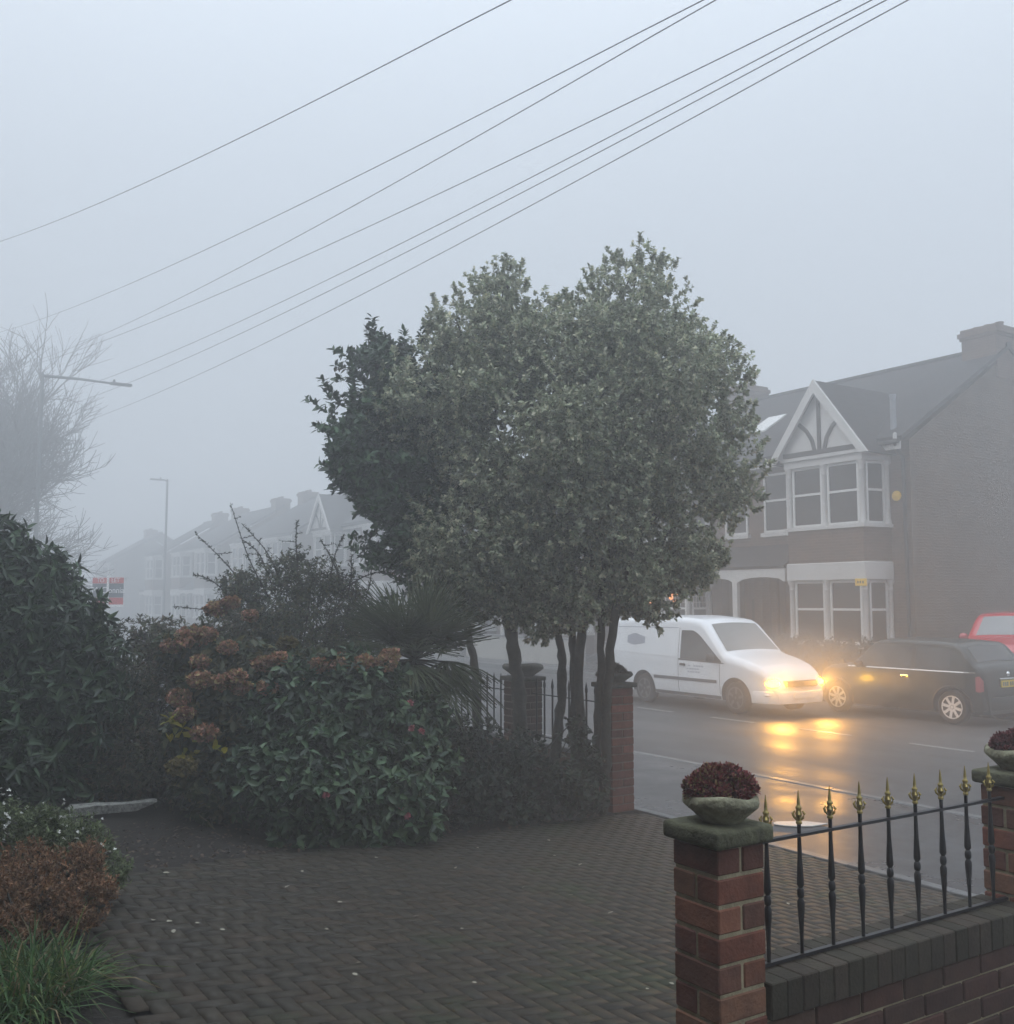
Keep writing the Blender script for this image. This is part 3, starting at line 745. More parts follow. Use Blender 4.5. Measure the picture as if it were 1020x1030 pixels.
for k in range(3): mk.box((-0.10 + 0.075 * k, -0.015, -0.03), (-0.06 + 0.075 * k, -0.0125, 0.03))
mk.build('marks', M['black'], ys)
# warm lamps in the neighbour's bay
lamps = MB()
for (x, z) in ((-3.75, 1.78), (-3.55, 1.84), (-3.85, 2.0), (-2.75, 1.95), (-2.6, 1.8), (-2.5, 2.06), (-2.7, 2.1)):
    lamps.lathe([(0.02, -0.07), (0.06, -0.04), (0.07, 0.0), (0.05, 0.06), (0.015, 0.08)], (x, -0.86, z), 10)
lo = lamps.build('window_lights', M['indicator'], nb, smooth=True)

# low walls and hedges of the far front gardens
def far_wall(x0, x1, mat, h, label, name='garden_wall', cat='wall'):
    t = thing(name, label, cat, ((x0 + x1) / 2, 20.0, 0.06), 0, 'front walls across the road'); w_ = (x1 - x0) / 2
    MB().box((-w_, -0.11, 0), (w_, 0.11, h)).build('wall_body', mat, t)
    MB().box((-w_ - 0.02, -0.14, h + 0.002), (w_ + 0.02, 0.14, h + 0.07)).build('coping', M['kerb'], t, bevel=0.01, seg=1)
far_wall(-33.5, -26.3, M['render'], 0.8, 'pale rendered front wall seen through the tree trunks')
far_wall(-25.4, -21.5, M['render'], 0.75, 'pale rendered front wall behind the back of the white van')
far_wall(-46.0, -34.2, M['render'], 0.85, 'long pale front wall in fog behind the fan palm')
HB = [(0.022, 0.03, 0.018), (0.03, 0.038, 0.02), (0.018, 0.022, 0.014), (0.04, 0.035, 0.02)]
def hedge(label, x0, x1, h, wd=0.45):
    t = thing('hedge', label, 'hedge', ((x0 + x1) / 2, 20.1, 0.06), 0, 'hedges across the road')
    lob = [(x, 20.1 + random.uniform(-0.1, 0.1), 0.06 + z, random.uniform(0.3, 0.42)) for x in np.arange(x0, x1, 0.3) for z in np.arange(0.2, h - 0.2, 0.32)]
    P, O = shell_points(lob, int(900 * (x1 - x0)), 0.6)
    tufts(P, O, 5, 0.05, 0.06, 0.03, HB, M['hedge'], 'foliage', t)
    core = MB()
    for a, b, c, r in lob[::2]: core.lathe([(r * 0.75 * math.cos(e), r * 0.75 * math.sin(e)) for e in np.linspace(-1.4, 1.4, 6)], (a - (x0 + x1) / 2, b - 20.1, c - 0.06), 8)
    core.build('stems', M['bark'], t)
hedge('dark hedge under the bay of the end house, above the small dark car', -18.9, -15.2, 1.05)
hedge('scruffy dark hedge in front of the porch behind the lit headlights', -21.3, -19.3, 0.95)

# ------------------------------------------------------------------ vehicles
class Car:
    def __init__(s, T, plan, Wh, zs, belt, roof, tumble, rc, crown=0.03):
        s.T = T; s.plan = plan; s.Wh = Wh; s.zs = zs; s.belt = belt; s.roof = roof; s.tumble = tumble; s.rc = rc; s.crown = crown
    def top(s, x): return float(np.interp(x, [a for a, b in s.T], [b for a, b in s.T]))
    def hw0(s, x, z):
        f = float(np.interp(x, [a for a, b in s.plan], [b for a, b in s.plan]))
        k = 1 - 0.06 * max(0, (0.6 - z) / 0.4) ** 2
        if z > s.belt: k *= 1 - s.tumble * ((z - s.belt) / (s.roof - s.belt)) ** 1.15
        return s.Wh * f * k
    def rad(s, x): return min(s.rc, (s.top(x) - s.zs) * 0.45)
    def hw(s, x, z):
        T = s.top(x); r = s.rad(x); z = min(z, T - 0.001)
        if z <= T - r: return s.hw0(x, z)
        return s.hw0(x, T - r) - r + math.sqrt(max(r * r - (z - T + r) ** 2, 0))
    def topz(s, x, y):
        T = s.top(x); r = s.rad(x); w = s.hw0(x, T - r) - r; y = abs(y)
        if y <= w: return T + s.crown * (1 - (y / w) ** 2)
        return T - r + math.sqrt(max(r * r - (y - w) ** 2, 0))
    def body(s, name, mats, parent, arches, rw, nst=90):
        x0, x1 = s.T[0][0], s.T[-1][0]; xs = x0 + (x1 - x0) * (0.5 - 0.5 * np.cos(np.pi * np.linspace(0, 1, nst)))
        ring = []
        for x in xs:
            T = s.top(x); r = s.rad(x); pts = []
            for y in (0.0, 0.5): pts.append((y * s.hw0(x, s.zs), s.zs))
            for z in np.linspace(s.zs, T - r, 16): pts.append((s.hw0(x, z), z))
            w = s.hw0(x, T - r) - r
            for a in np.linspace(0, math.pi / 2, 8)[1:]: pts.append((w + r * math.cos(a), T - r + r * math.sin(a)))
            for f in (0.75, 0.5, 0.25, 0.0): pts.append((w * f, T + s.crown * (1 - f * f)))
            full = pts + [(-y, z) for y, z in pts[-2:0:-1]]
            ring.append([(x, y, z) for y, z in full])
        n = len(ring[0]); mb = MB(); vs = [p for r_ in ring for p in r_]; fs = []
        for i in range(len(xs) - 1):
            for k in range(n): fs.append((i * n + k, i * n + (k + 1) % n, (i + 1) * n + (k + 1) % n, (i + 1) * n + k))
        fs.append(tuple(range(n))); fs.append(tuple((len(xs) - 1) * n + k for k in range(n))[::-1])
        mb.add(vs, fs)
        o = mb.build(name, mats, parent, smooth=True, angle=35)
        cut = MB()
        for ax in arches:
            for sy in (-1, 1):
                lo, hi = sorted((sy * (s.Wh - 0.30), sy * (s.Wh + 0.2)))
                cut.lathe([(rw, lo), (rw, hi)], (ax, 0, rw * 0.86), 36, 'y', mi=1)
        co = cut.build('cutter', mats, parent)
        md = o.modifiers.new('arch', 'BOOLEAN'); md.object = co; md.solver = 'EXACT'; md.operation = 'DIFFERENCE'
        bpy.context.view_layer.update()
        me = bpy.data.meshes.new_from_object(o.evaluated_get(bpy.context.evaluated_depsgraph_get()))
        o.modifiers.clear(); o.data = me; bpy.data.objects.remove(co)
        me.set_sharp_from_angle(angle=R(35))
        return o
    def side(s, lo, hi, side, eps=0.005, nx=14, nz=6):
        """panel on the flank between the lines lo and hi ([(x, z), ...])"""
        x0, x1 = lo[0][0], lo[-1][0]; vs = []; fs = []
        for i in range(nx + 1):
            x = x0 + (x1 - x0) * i / nx
            a = float(np.interp(x, [p[0] for p in lo], [p[1] for p in lo])); b = float(np.interp(x, [p[0] for p in hi], [p[1] for p in hi]))
            for k in range(nz + 1):
                z = a + (b - a) * k / nz; vs.append((x, side * (s.hw(x, z) + eps), z))
        for i in range(nx):
            for k in range(nz): q = i * (nz + 1) + k; fs.append((q, q + 1, q + nz + 2, q + nz + 1))
        return MB().add(vs, fs)
    def deck(s, xa, xb, wa, wb, eps=0.008, nx=10, ny=12):
        vs = []; fs = []
        for i in range(nx + 1):
            x = xa + (xb - xa) * i / nx; w = wa + (wb - wa) * i / nx
            for k in range(ny + 1):
                y = -w + 2 * w * k / ny; vs.append((x, y, s.topz(x, y) + eps))
        for i in range(nx):
            for k in range(ny): q = i * (ny + 1) + k; fs.append((q, q + 1, q + ny + 2, q + ny + 1))
        return MB().add(vs, fs)

def wheel(t, x, y, r, wd, spokes, rim_mat, cap=False):
    s = 1 if y > 0 else -1
    ty = MB().lathe([(r * 0.62, -wd / 2), (r * 0.9, -wd / 2), (r, -wd * 0.3), (r, wd * 0.3), (r * 0.9, wd / 2), (r * 0.62, wd / 2)], (x, y, r), 32, 'y').build('wheel', M['rubber'], t, smooth=True)
    m = MB(); yo = y + s * wd * 0.34
    m.lathe([(r * 0.68, -0.01), (r * 0.68, 0.035), (r * 0.62, 0.035), (r * 0.60, 0.0)] if s > 0 else [(r * 0.68, 0.01), (r * 0.68, -0.035), (r * 0.62, -0.035), (r * 0.60, 0.0)], (x, yo, r), 32, 'y')
    m.lathe([(r * 0.16, -0.02), (r * 0.16, 0.02), (r * 0.08, 0.03 * s)], (x, yo, r), 16, 'y')
    for k in range(spokes):
        a = 2 * math.pi * k / spokes + 0.2; d = (math.cos(a), math.sin(a))
        m.bar((x + d[0] * r * 0.1, yo + s * 0.012, r + d[1] * r * 0.1), (x + d[0] * r * 0.63, yo + s * 0.018, r + d[1] * r * 0.63), r * 0.17, 0.03, up=(0, 1, 0))
    m.build('rim', rim_mat, ty)
    MB().lathe([(r * 0.6, -0.012), (r * 0.6, 0.012)], (x, yo - s * 0.045, r), 24, 'y').build('brake_disc', M['black'], ty)

def blob(c, rx, ry, rz_, n=14):
    vs = []; fs = []; m = 8
    for i in range(m + 1):
        p = math.pi * i / m
        for k in range(n):
            a = 2 * math.pi * k / n; vs.append((c[0] + rx * math.sin(p) * math.cos(a), c[1] + ry * math.sin(p) * math.sin(a), c[2] + rz_ * math.cos(p)))
    for i in range(m):
        for k in range(n): fs.append((i * n + k, i * n + (k + 1) % n, (i + 1) * n + (k + 1) % n, (i + 1) * n + k))
    return MB().add(vs, fs)

def text_mesh(name, body, size, mat, parent, loc, rot, ext=0.002, space=1.0):
    cu = bpy.data.curves.new(name, 'FONT'); cu.body = body; cu.size = size; cu.align_x = 'CENTER'; cu.align_y = 'CENTER'; cu.extrude = ext; cu.space_character = space
    ob = bpy.data.objects.new(name + '_curve', cu); COL.objects.link(ob); bpy.context.view_layer.update()
    me = bpy.data.meshes.new_from_object(ob.evaluated_get(bpy.context.evaluated_depsgraph_get())); bpy.data.objects.remove(ob)
    me.materials.clear(); me.materials.append(mat)
    o = bpy.data.objects.new(name, me); COL.objects.link(o); o.parent = parent; o.location = loc; o.rotation_euler = rot
    return o

# --- the white van
van = thing('panel_van', 'white panel van driving with glowing yellow headlights on the wet road', 'van', (-15.28, 15.09, -0.01), R(-1.5))
vc = Car([(-2.72, 1.50), (-2.70, 1.62), (-2.63, 1.71), (-2.4, 1.775), (-1.2, 1.81), (-0.3, 1.82), (0.1, 1.79), (0.34, 1.755), (0.47, 1.68), (1.02, 1.15), (1.14, 1.105), (1.5, 1.03), (1.85, 0.92), (2.04, 0.81), (2.15, 0.67), (2.2, 0.56), (2.21, 0.48)],
         [(-2.72, 0.9), (-2.64, 0.955), (-2.25, 0.99), (-1, 1.0), (0.9, 1.0), (1.4, 0.985), (1.8, 0.93), (2.05, 0.84), (2.16, 0.76), (2.21, 0.70)], 0.84, 0.24, 0.98, 1.82, 0.12, 0.16)
vc.body('body', [M['van'], M['black']], van, (-1.38, 1.33), 0.37)
for s in (-1, 1):
    vc.side([(-0.2, 0.985), (0.80, 0.955), (0.98, 0.95)], [(-0.2, 1.55), (0.16, 1.55), (0.35, 1.46), (0.98, 0.98)], s).build('side_window', M['car_glass'], van)
    vc.side([(-0.245, 0.955), (1.06, 0.93)], [(-0.245, 0.984), (0.80, 0.954), (1.06, 0.945)], s, 0.006, 14, 1).build('window_trim', M['black'], van)
    for (a, b) in ((-0.27, 0.30), (0.93, 0.34)): vc.side([(a, b), (a + 0.012, b)], [(a, 1.6 if a < 0 else 0.96), (a + 0.012, 1.6 if a < 0 else 0.96)], s, 0.002, 1, 10).build('door_seam', M['grey_trim'], van)
    vc.side([(-1.02, 0.55), (0.86, 0.55)], [(-1.02, 0.61), (0.86, 0.61)], s, 0.014, 20, 1).build('side_moulding', M['grey_trim'], van)
    vc.side([(-1.0, 0.245), (0.95, 0.245)], [(-1.0, 0.31), (0.95, 0.31)], s, 0.006, 20, 1).build('sill', M['grey_trim'], van)
    vc.side([(-2.3, 1.575), (-0.32, 1.59)], [(-2.3, 1.59), (-0.32, 1.605)], s, 0.003, 20, 1).build('panel_crease', M['faded'], van)
    vc.side([(-2.4, 1.06), (-0.32, 1.0)], [(-2.4, 1.075), (-0.32, 1.015)], s, 0.010, 20, 1).build('panel_crease', M['van'], van)
    vc.side([(-1.95, 1.25), (-1.72, 1.2), (-1.35, 1.25)], [(-1.95, 1.4), (-1.7, 1.46), (-1.35, 1.38)], s, 0.003, 10, 2).build('faded_logo', M['faded'], van)
    for (x0, x1, z) in ((-0.1, 0.5, 0.85), (0.0, 0.5, 0.79), (-0.05, 0.42, 0.73)):
        for k in range(int((x1 - x0) / 0.075)):
            if random.random() < 0.85: vc.side([(x0 + k * 0.075, z - 0.014), (x0 + k * 0.075 + 0.05, z - 0.014)], [(x0 + k * 0.075, z + 0.014), (x0 + k * 0.075 + 0.05, z + 0.014)], s, 0.003, 1, 1).build('faded_lettering', M['faded'], van)
    h = MB().bar((-0.2, s * (vc.hw(-0.15, 0.86) + 0.015), 0.865), (-0.04, s * (vc.hw(-0.1, 0.86) + 0.015), 0.865), 0.03, 0.05); h.build('door_handle', M['black'], van, bevel=0.008, seg=1)
    mi = blob((0.82, s * 0.98, 1.04), 0.06, 0.11, 0.09).build('mirror', M['black'], van, smooth=True)
    hl = blob((2.05, s * 0.585, 0.61), 0.15, 0.14, 0.088).build('headlight', M['headlamp'], van, smooth=True)
    blob((2.03, s * 0.66, 0.40), 0.10, 0.09, 0.05).build('fog_lamp', M['lens'], van, smooth=True)
    vc.side([(-2.69, 0.82), (-2.60, 0.80)], [(-2.69, 1.3), (-2.60, 1.32)], s, 0.004, 3, 5).build('taillight', M['taillight'], van)
vc.deck(0.48, 1.01, 0.60, 0.70).build('windscreen', M['screen'], van)
bp = MB(); 
bp.prism([(1.75, -0.8), (2.1, -0.72), (2.25, -0.5), (2.29, 0), (2.25, 0.5), (2.1, 0.72), (1.75, 0.8)], 0.24, 0.47, 'xy'); bp.build('bumper', M['van'], van, smooth=True, bevel=0.03)
MB().prism([(2.1, -0.42), (2.255, -0.40), (2.285, 0), (2.255, 0.40), (2.1, 0.42)], 0.55, 0.66, 'xy').build('grille', M['black'], van, bevel=0.01, seg=1)
MB().box((2.28, -0.26, 0.34), (2.30, 0.26, 0.45)).build('number_plate', M['plate_white'], van)
for s in (-1, 1): 
    for ax in (-1.38, 1.33): wheel(van, ax, s * 0.72, 0.305, 0.18, 5, M['grey_trim'])

# --- the small dark hatchback parked on the other side
mini = thing('small_car', 'dark small hatchback with yellow rear plate parked behind the van headlights', 'car', (-12.1, 17.20, -0.03), math.pi)
mc = Car([(-1.81, 0.50), (-1.80, 0.72), (-1.765, 0.92), (-1.70, 1.0), (-1.62, 1.05), (-1.36, 1.36), (-1.25, 1.41), (-0.9, 1.435), (0.0, 1.445), (0.30, 1.425), (0.42, 1.38), (0.80, 1.01), (0.95, 0.965), (1.5, 0.89), (1.68, 0.80), (1.78, 0.66), (1.81, 0.5)],
         [(-1.81, 0.76), (-1.74, 0.88), (-1.5, 0.97), (-1.0, 1.0), (0.9, 1.0), (1.4, 0.96), (1.65, 0.86), (1.81, 0.72)], 0.84, 0.2, 0.90, 1.445, 0.15, 0.10)
mc.body('body', [M['mini'], M['black']], mini, (-1.227, 1.24), 0.345)
for s in (-1, 1):
    mc.side([(-0.42, 0.93), (0.75, 0.93)], [(-0.42, 1.335), (0.33, 1.335), (0.75, 1.0)], s).build('side_window', M['car_glass'], mini)
    mc.side([(-1.22, 0.94), (-0.52, 0.93)], [(-1.22, 1.30), (-0.52, 1.335)], s).build('side_window', M['car_glass'], mini)
    mc.side([(-0.51, 0.93), (-0.43, 0.93)], [(-0.51, 1.345), (-0.43, 1.345)], s, 0.004, 1, 4).build('pillar', M['black'], mini)
    mc.side([(-1.66, 0.905), (0.95, 0.905)], [(-1.66, 0.926), (0.95, 0.926)], s, 0.008, 26, 1).build('chrome_strip', M['chrome'], mini)
    mc.side([(-0.85, 0.205), (0.88, 0.205)], [(-0.85, 0.29), (0.88, 0.29)], s, 0.012, 16, 1).build('sill', M['black'], mini)
    mc.side([(-0.48, 0.3), (-0.47, 0.3)], [(-0.48, 0.90), (-0.47, 0.90)], s, 0.002, 1, 8).build('door_seam', M['black'], mini)
    for ax in (-1.227, 1.24):
        f = MB(); pts = [(ax + 0.365 * math.cos(a), s * (mc.hw(ax + 0.365 * math.cos(a), 0.3 + 0.365 * math.sin(a)) + 0.006), 0.297 + 0.365 * math.sin(a)) for a in np.linspace(-0.15, math.pi + 0.15, 24)]
        f.tube(pts, 0.022, 6).build('arch_trim', M['black'], mini, smooth=True)
    MB().bar((-0.40, s * (mc.hw(-0.35, 0.80) + 0.018), 0.80), (-0.22, s * (mc.hw(-0.3, 0.80) + 0.018), 0.80), 0.025, 0.035).build('door_handle', M['chrome'], mini, bevel=0.008, seg=1)
    blob((0.66, s * 0.90, 0.97), 0.07, 0.10, 0.065).build('mirror', M['black'], mini, smooth=True)
    mc.side([(-1.77, 0.60), (-1.71, 0.58), (-1.66, 0.60)], [(-1.77, 0.78), (-1.73, 0.86), (-1.66, 0.84)], s, 0.012, 6, 6).build('taillight', M['taillight'], mini)
    blob((1.60, s * 0.55, 0.72), 0.13, 0.13, 0.12).build('headlight', M['lens'], mini, smooth=True)
mc.deck(-1.605, -1.385, 0.60, 0.56).build('rear_window', M['car_glass'], mini)
mc.deck(0.435, 0.79, 0.56, 0.62).build('windscreen', M['car_glass'], mini)
MB().prism([(-1.55, -0.80), (-1.78, -0.70), (-1.85, -0.4), (-1.865, 0), (-1.85, 0.4), (-1.78, 0.70), (-1.55, 0.80)], 0.26, 0.50, 'xy').build('bumper', M['mini'], mini, smooth=True, bevel=0.03)
MB().prism([(1.5, -0.80), (1.75, -0.66), (1.85, -0.3), (1.86, 0), (1.85, 0.3), (1.75, 0.66), (1.5, 0.80)], 0.24, 0.48, 'xy').build('bumper', M['mini'], mini, smooth=True, bevel=0.03)
np_ = MB().box((-1.83, -0.26, 0.655), (-1.805, 0.26, 0.775)).build('number_plate', M['plate'], mini)
gm = MB()
for k, x in enumerate((-0.2, -0.135, -0.07, -0.005, 0.09, 0.15, 0.21)): gm.box((-1.834, x - 0.018, 0.68), (-1.8305, x + 0.018, 0.75)); 
gm.build('plate_marks', M['sign_dark'], np_)
MB().bar((-1.815, -0.3, 0.80), (-1.815, 0.3, 0.80), 0.03, 0.03).build('boot_handle', M['chrome'], mini, bevel=0.006, seg=1)
blob((-1.79, 0, 0.88), 0.03, 0.045, 0.045).build('boot_badge', M['chrome'], mini, smooth=True)
for s in (-1, 1):
    for ax in (-1.227, 1.24): wheel(mini, ax, s * 0.735, 0.297, 0.17, 8, M['rim'])

# --- the red car on the drive beside the end house
red = thing('red_car', 'red car with grey windscreen parked beside the gable wall, half out of the photo', 'car', (-13.1, 22.25, 0.31), R(-66))
rc = Car([(-2.0, 0.6), (-1.98, 0.95), (-1.9, 1.08), (-1.55, 1.45), (-1.2, 1.52), (-0.2, 1.56), (0.35, 1.53), (0.52, 1.47), (1.1, 1.04), (1.3, 0.99), (1.75, 0.87), (1.95, 0.72), (2.02, 0.5)],
         [(-2.0, 0.82), (-1.8, 0.93), (-1.2, 1.0), (1.0, 1.0), (1.6, 0.95), (1.85, 0.84), (2.02, 0.7)], 0.87, 0.22, 0.96, 1.56, 0.18, 0.13)
rc.body('body', [M['red'], M['black']], red, (-1.25, 1.3), 0.36)
for s in (-1, 1):
    rc.side([(-0.3, 0.98), (0.95, 0.97)], [(-0.3, 1.42), (0.45, 1.40), (0.95, 1.06)], s).build('side_window', M['car_glass'], red)
    rc.side([(-1.3, 1.0), (-0.38, 0.98)], [(-1.3, 1.34), (-0.38, 1.42)], s).build('side_window', M['car_glass'], red)
    blob((1.72, s * 0.58, 0.72), 0.17, 0.15, 0.10).build('headlight', M['lens'], red, smooth=True)
    blob((0.85, s * 0.97, 1.03), 0.07, 0.10, 0.08).build('mirror', M['red'], red, smooth=True)
rc.deck(0.54, 1.08, 0.58, 0.68).build('windscreen', M['screen'], red)
MB().prism([(1.65, -0.8), (1.95, -0.66), (2.06, -0.3), (2.07, 0), (2.06, 0.3), (1.95, 0.66), (1.65, 0.8)], 0.24, 0.46, 'xy').build('bumper', M['red'], red, smooth=True, bevel=0.03)
MB().box((1.93, -0.4, 0.52), (2.035, 0.4, 0.63)).build('grille', M['black'], red)
for s in (-1, 1):
    for ax in (-1.25, 1.3): wheel(red, ax, s * 0.75, 0.31, 0.18, 6, M['rim'])

# ------------------------------------------------------------------ street furniture
def lamp_post(label, x, y, h, arm, lean, z0=0.0):
    t = thing('street_lamp', label, 'street lamp', (x, y, z0), 0, 'street lamps in the fog')
    MB().lathe([(0.11, 0), (0.11, 1.4), (0.08, 1.5), (0.075, h * 0.6), (0.065, h), (0.03, h + 0.08)], (0, 0, 0), 14).build('column', M['steel'], t, smooth=True)
    e = Vector((arm[0], arm[1], h + arm[2]))
    MB().tube([(0, 0, h - 0.05), Vector((0, 0, h - 0.05)).lerp(e, 0.5) + Vector((0, 0, 0.03)), e], [0.06, 0.05, 0.04], 10).build('arm', M['steel'], t, smooth=True)
    d = Vector((arm[0], arm[1], 0)).normalized(); c = e + d * 0.15
    hd = MB(); hd.bar(e - d * 0.2, e + d * 0.62, 0.24, 0.10); hd.build('lamp_head', M['steel'], t, bevel=0.03)
    MB().lathe([(0.05, 0.0), (0.05, 0.10), (0.02, 0.13)], (e.x - 0.05 * d.x, e.y - 0.05 * d.y, e.z + 0.045), 10).build('photocell', M['steel'], t, smooth=True)
    return t
lamp_post('tall grey street lamp with long arm in front of the bare tree', -41.5, 5.86, 10.75, (0.0, 2.65, -0.05), 0)
lamp_post('faint distant lamp post above the prickly bush', -68.5, 17.55, 10.2, (0.0, -0.5, 0.0), 0)

# agent's board on a white post
sb = thing('estate_board', 'red and dark letting board on a white post above the shrubs', 'sign', (-31.6, 6.48, -0.30), R(42)); sb.scale = (1.28, 1.28, 1.28)
MB().box((-0.027, -0.035, 0), (0.027, 0.035, 2.5)).build('post', M['sign_white'], sb, bevel=0.006, seg=1)
for s in (-1, 1):
    a, b = sorted((s * 0.028, s * 0.42))
    z0, z1 = 1.78, 2.45
    pn = MB().box((a, -0.012, z0), (b, 0.012, z1)).build('panel', M['sign_white'], sb)
    MB().box((a + 0.005, -0.0155, z1 - 0.135), (b - 0.005, -0.0125, z1 - 0.005)).build('red_band', M['sign_red'], pn)
    MB().box((a + 0.005, -0.0155, z0 + 0.21), (b - 0.005, -0.0125, z1 - 0.14)).build('dark_band', M['sign_dark'], pn)
    MB().box((a + 0.005, -0.0155, z0 + 0.05), (b - 0.005, -0.0125, z0 + 0.205)).build('red_band', M['sign_red'], pn)
    text_mesh('lettering', 'TO' if s < 0 else 'LET', 0.14, M['sign_white'], pn, (s * 0.2, -0.018, z1 - 0.07), (R(90), 0, 0))
    text_mesh('lettering', 'McC' if s < 0 else 'onnia', 0.21 if s < 0 else 0.19, M['sign_white'], pn, ((a + b) / 2, -0.018, z0 + 0.37), (R(90), 0, 0))

# overhead cables
cab = [((-43.0, 2.6, 15.2), (-9.21, 6.01, 8.94)), ((-51.36, 5.38, 14.56), (-8.02, 7.85, 8.94)), ((-50.38, 6.89, 13.25), (-7.94, 7.97, 8.94)), ((-50.67, 6.44, 12.93), (-7.17, 9.16, 8.94)),
       ((-49.64, 8.01, 11.72), (-6.97, 9.46, 8.94)), ((-49.53, 8.19, 11.16), (-6.88, 9.6, 8.94)), ((-49.14, 8.79, 10.37), (-6.74, 9.81, 8.94))]
CL = ['single overhead cable, highest of all, running clear above the others', 'second highest overhead cable, upper one of the close pair', 'overhead cable, lower one of the close pair under the top cable',
      'middle overhead cable alone between the close pair and the lower three', 'upper one of the lower three overhead cables', 'middle one of the lower three overhead cables', 'lowest overhead cable, sloping down into the fog']
for (p, q), lb in zip(cab, CL):
    p = Vector(p); q = Vector(q); pts = []
    for k in range(41):
        u_ = k / 40 * 1.22; v = p.lerp(q, u_); w_ = min(u_, 1.0); v.z -= 0.4 * (4 * w_ * (1 - w_)) * (1 if u_ < 1 else 0); pts.append(v)
    o = MB().tube(pts, 0.0075, 6).build('overhead_cable', M['rubber'], None, smooth=True)
    tag(o, lb, 'cable', 'overhead cables')
# ------------------------------------------------------------------ planting
def V3(t): return np.array(t, float)
# multi-stemmed evergreen by the front wall
tree = thing('evergreen_tree', 'bushy clipped evergreen on many bare stems, grey-green with a darker green side', 'tree', (-8.6, 6.0, 0.05))
lobes = [(-8.55, 6.11, 3.98, 1.21), (-8.22, 6.99, 4.18, 1.11), (-8.3, 7.04, 5.29, 0.64), (-8.92, 5.73, 4.96, 0.68), (-7.95, 7.59, 3.76, 0.68), (-7.75, 7.89, 3.33, 0.33), (-9.26, 5.02, 4.3, 0.64),
         (-8.89, 5.41, 2.87, 0.74), (-8.36, 6.41, 2.93, 0.88), (-8.0, 7.33, 2.9, 0.57), (-8.93, 5.72, 5.62, 0.27), (-8.93, 5.72, 5.3, 0.36), (-8.29, 7.07, 5.76, 0.33), (-8.0, 7.51, 4.85, 0.39),
         (-9.14, 5.2, 2.26, 0.37), (-8.61, 6.02, 2.26, 0.49), (-8.21, 6.82, 2.37, 0.41), (-7.89, 7.5, 2.58, 0.27), (-8.59, 6.41, 5.05, 0.42), (-9.21, 5.28, 5.02, 0.37), (-9.35, 5.6, 2.35, 0.42), (-8.9, 5.8, 2.3, 0.42), (-8.3, 6.3, 2.25, 0.42), (-7.95, 6.8, 2.35, 0.42), (-7.8, 7.25, 2.55, 0.35)]
lobes = [(x * 0.965 + 0.01, y * 0.965 + 0.02, 2.06 + (z - 2.1) * 0.955, r * 0.97) for x, y, z, r in lobes]
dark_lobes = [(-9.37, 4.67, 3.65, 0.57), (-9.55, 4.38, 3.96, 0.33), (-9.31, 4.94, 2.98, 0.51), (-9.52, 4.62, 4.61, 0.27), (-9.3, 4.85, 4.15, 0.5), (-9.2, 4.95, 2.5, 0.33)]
VAR = [(0.34, 0.37, 0.26), (0.26, 0.30, 0.19), (0.56, 0.54, 0.40), (0.43, 0.44, 0.31), (0.16, 0.20, 0.115)]
# break the balls into many small billows so that the outline is uneven
def billow(lobes, k, lo, hi, push):
    out = []
    for (x, y, z, r) in lobes:
        n = max(4, int(k * r * r))
        for d in rand_dir(n):
            rr = RNG.uniform(lo, hi) * r
            out.append((x + d[0] * r * push, y + d[1] * r * push, z + d[2] * r * push, rr))
    return out
def sprigs(P, O, k, lo, hi, up=0.9):
    # short leafy shoots standing out of the crown
    i = RNG.choice(len(P), k, replace=False); P = P[i]; D = nrm(O[i] + np.array([0, 0, up]) + 0.35 * rand_dir(k)); L = RNG.uniform(lo, hi, k)
    f = np.linspace(0.0, 1.0, 6)
    return (P[:, None, :] + D[:, None, :] * (L[:, None] * f[None, :])[..., None]).reshape(-1, 3), np.repeat(D, 6, 0)
bl = billow(lobes, 24, 0.24, 0.40, 0.82)
P, O = shell_points(bl, 17500, 0.55, keep_out=False)
P2, O2 = shell_points(lobes, 4200, 0.3)
P3, O3 = shell_points(lobes, 900, 0.97)
P3, O3 = sprigs(P3, O3, 420, 0.04, 0.15)
P5, O5 = shell_points(lobes, 4200, 0.15, keep_out=False)
P4, O4 = shell_points([q for q in lobes if q[2] < 2.6], 2200, 0.3, keep_out=False)
tufts(np.r_[P, P2, P3, P4, P5], np.r_[O, O2, O3, O4, O5], 11, 0.055, 0.042, 0.024, VAR, M['leaf'], 'crown', tree, up=0.6, cw=[0.34, 0.22, 0.18, 0.16, 0.10], droop=0.1)
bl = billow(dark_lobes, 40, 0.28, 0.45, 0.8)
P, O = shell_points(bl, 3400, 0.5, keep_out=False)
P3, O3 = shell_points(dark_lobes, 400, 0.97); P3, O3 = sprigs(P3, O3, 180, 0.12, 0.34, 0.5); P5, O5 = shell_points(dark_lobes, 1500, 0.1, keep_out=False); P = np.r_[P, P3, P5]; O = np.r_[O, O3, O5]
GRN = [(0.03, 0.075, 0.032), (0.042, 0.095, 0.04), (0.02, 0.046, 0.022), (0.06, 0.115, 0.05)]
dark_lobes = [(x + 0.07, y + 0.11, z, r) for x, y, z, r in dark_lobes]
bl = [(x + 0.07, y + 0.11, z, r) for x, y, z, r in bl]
tufts(P, O, 8, 0.07, 0.075, 0.038, GRN, M['gloss_leaf'], 'reverted_crown', tree, up=0.4, droop=0.1)
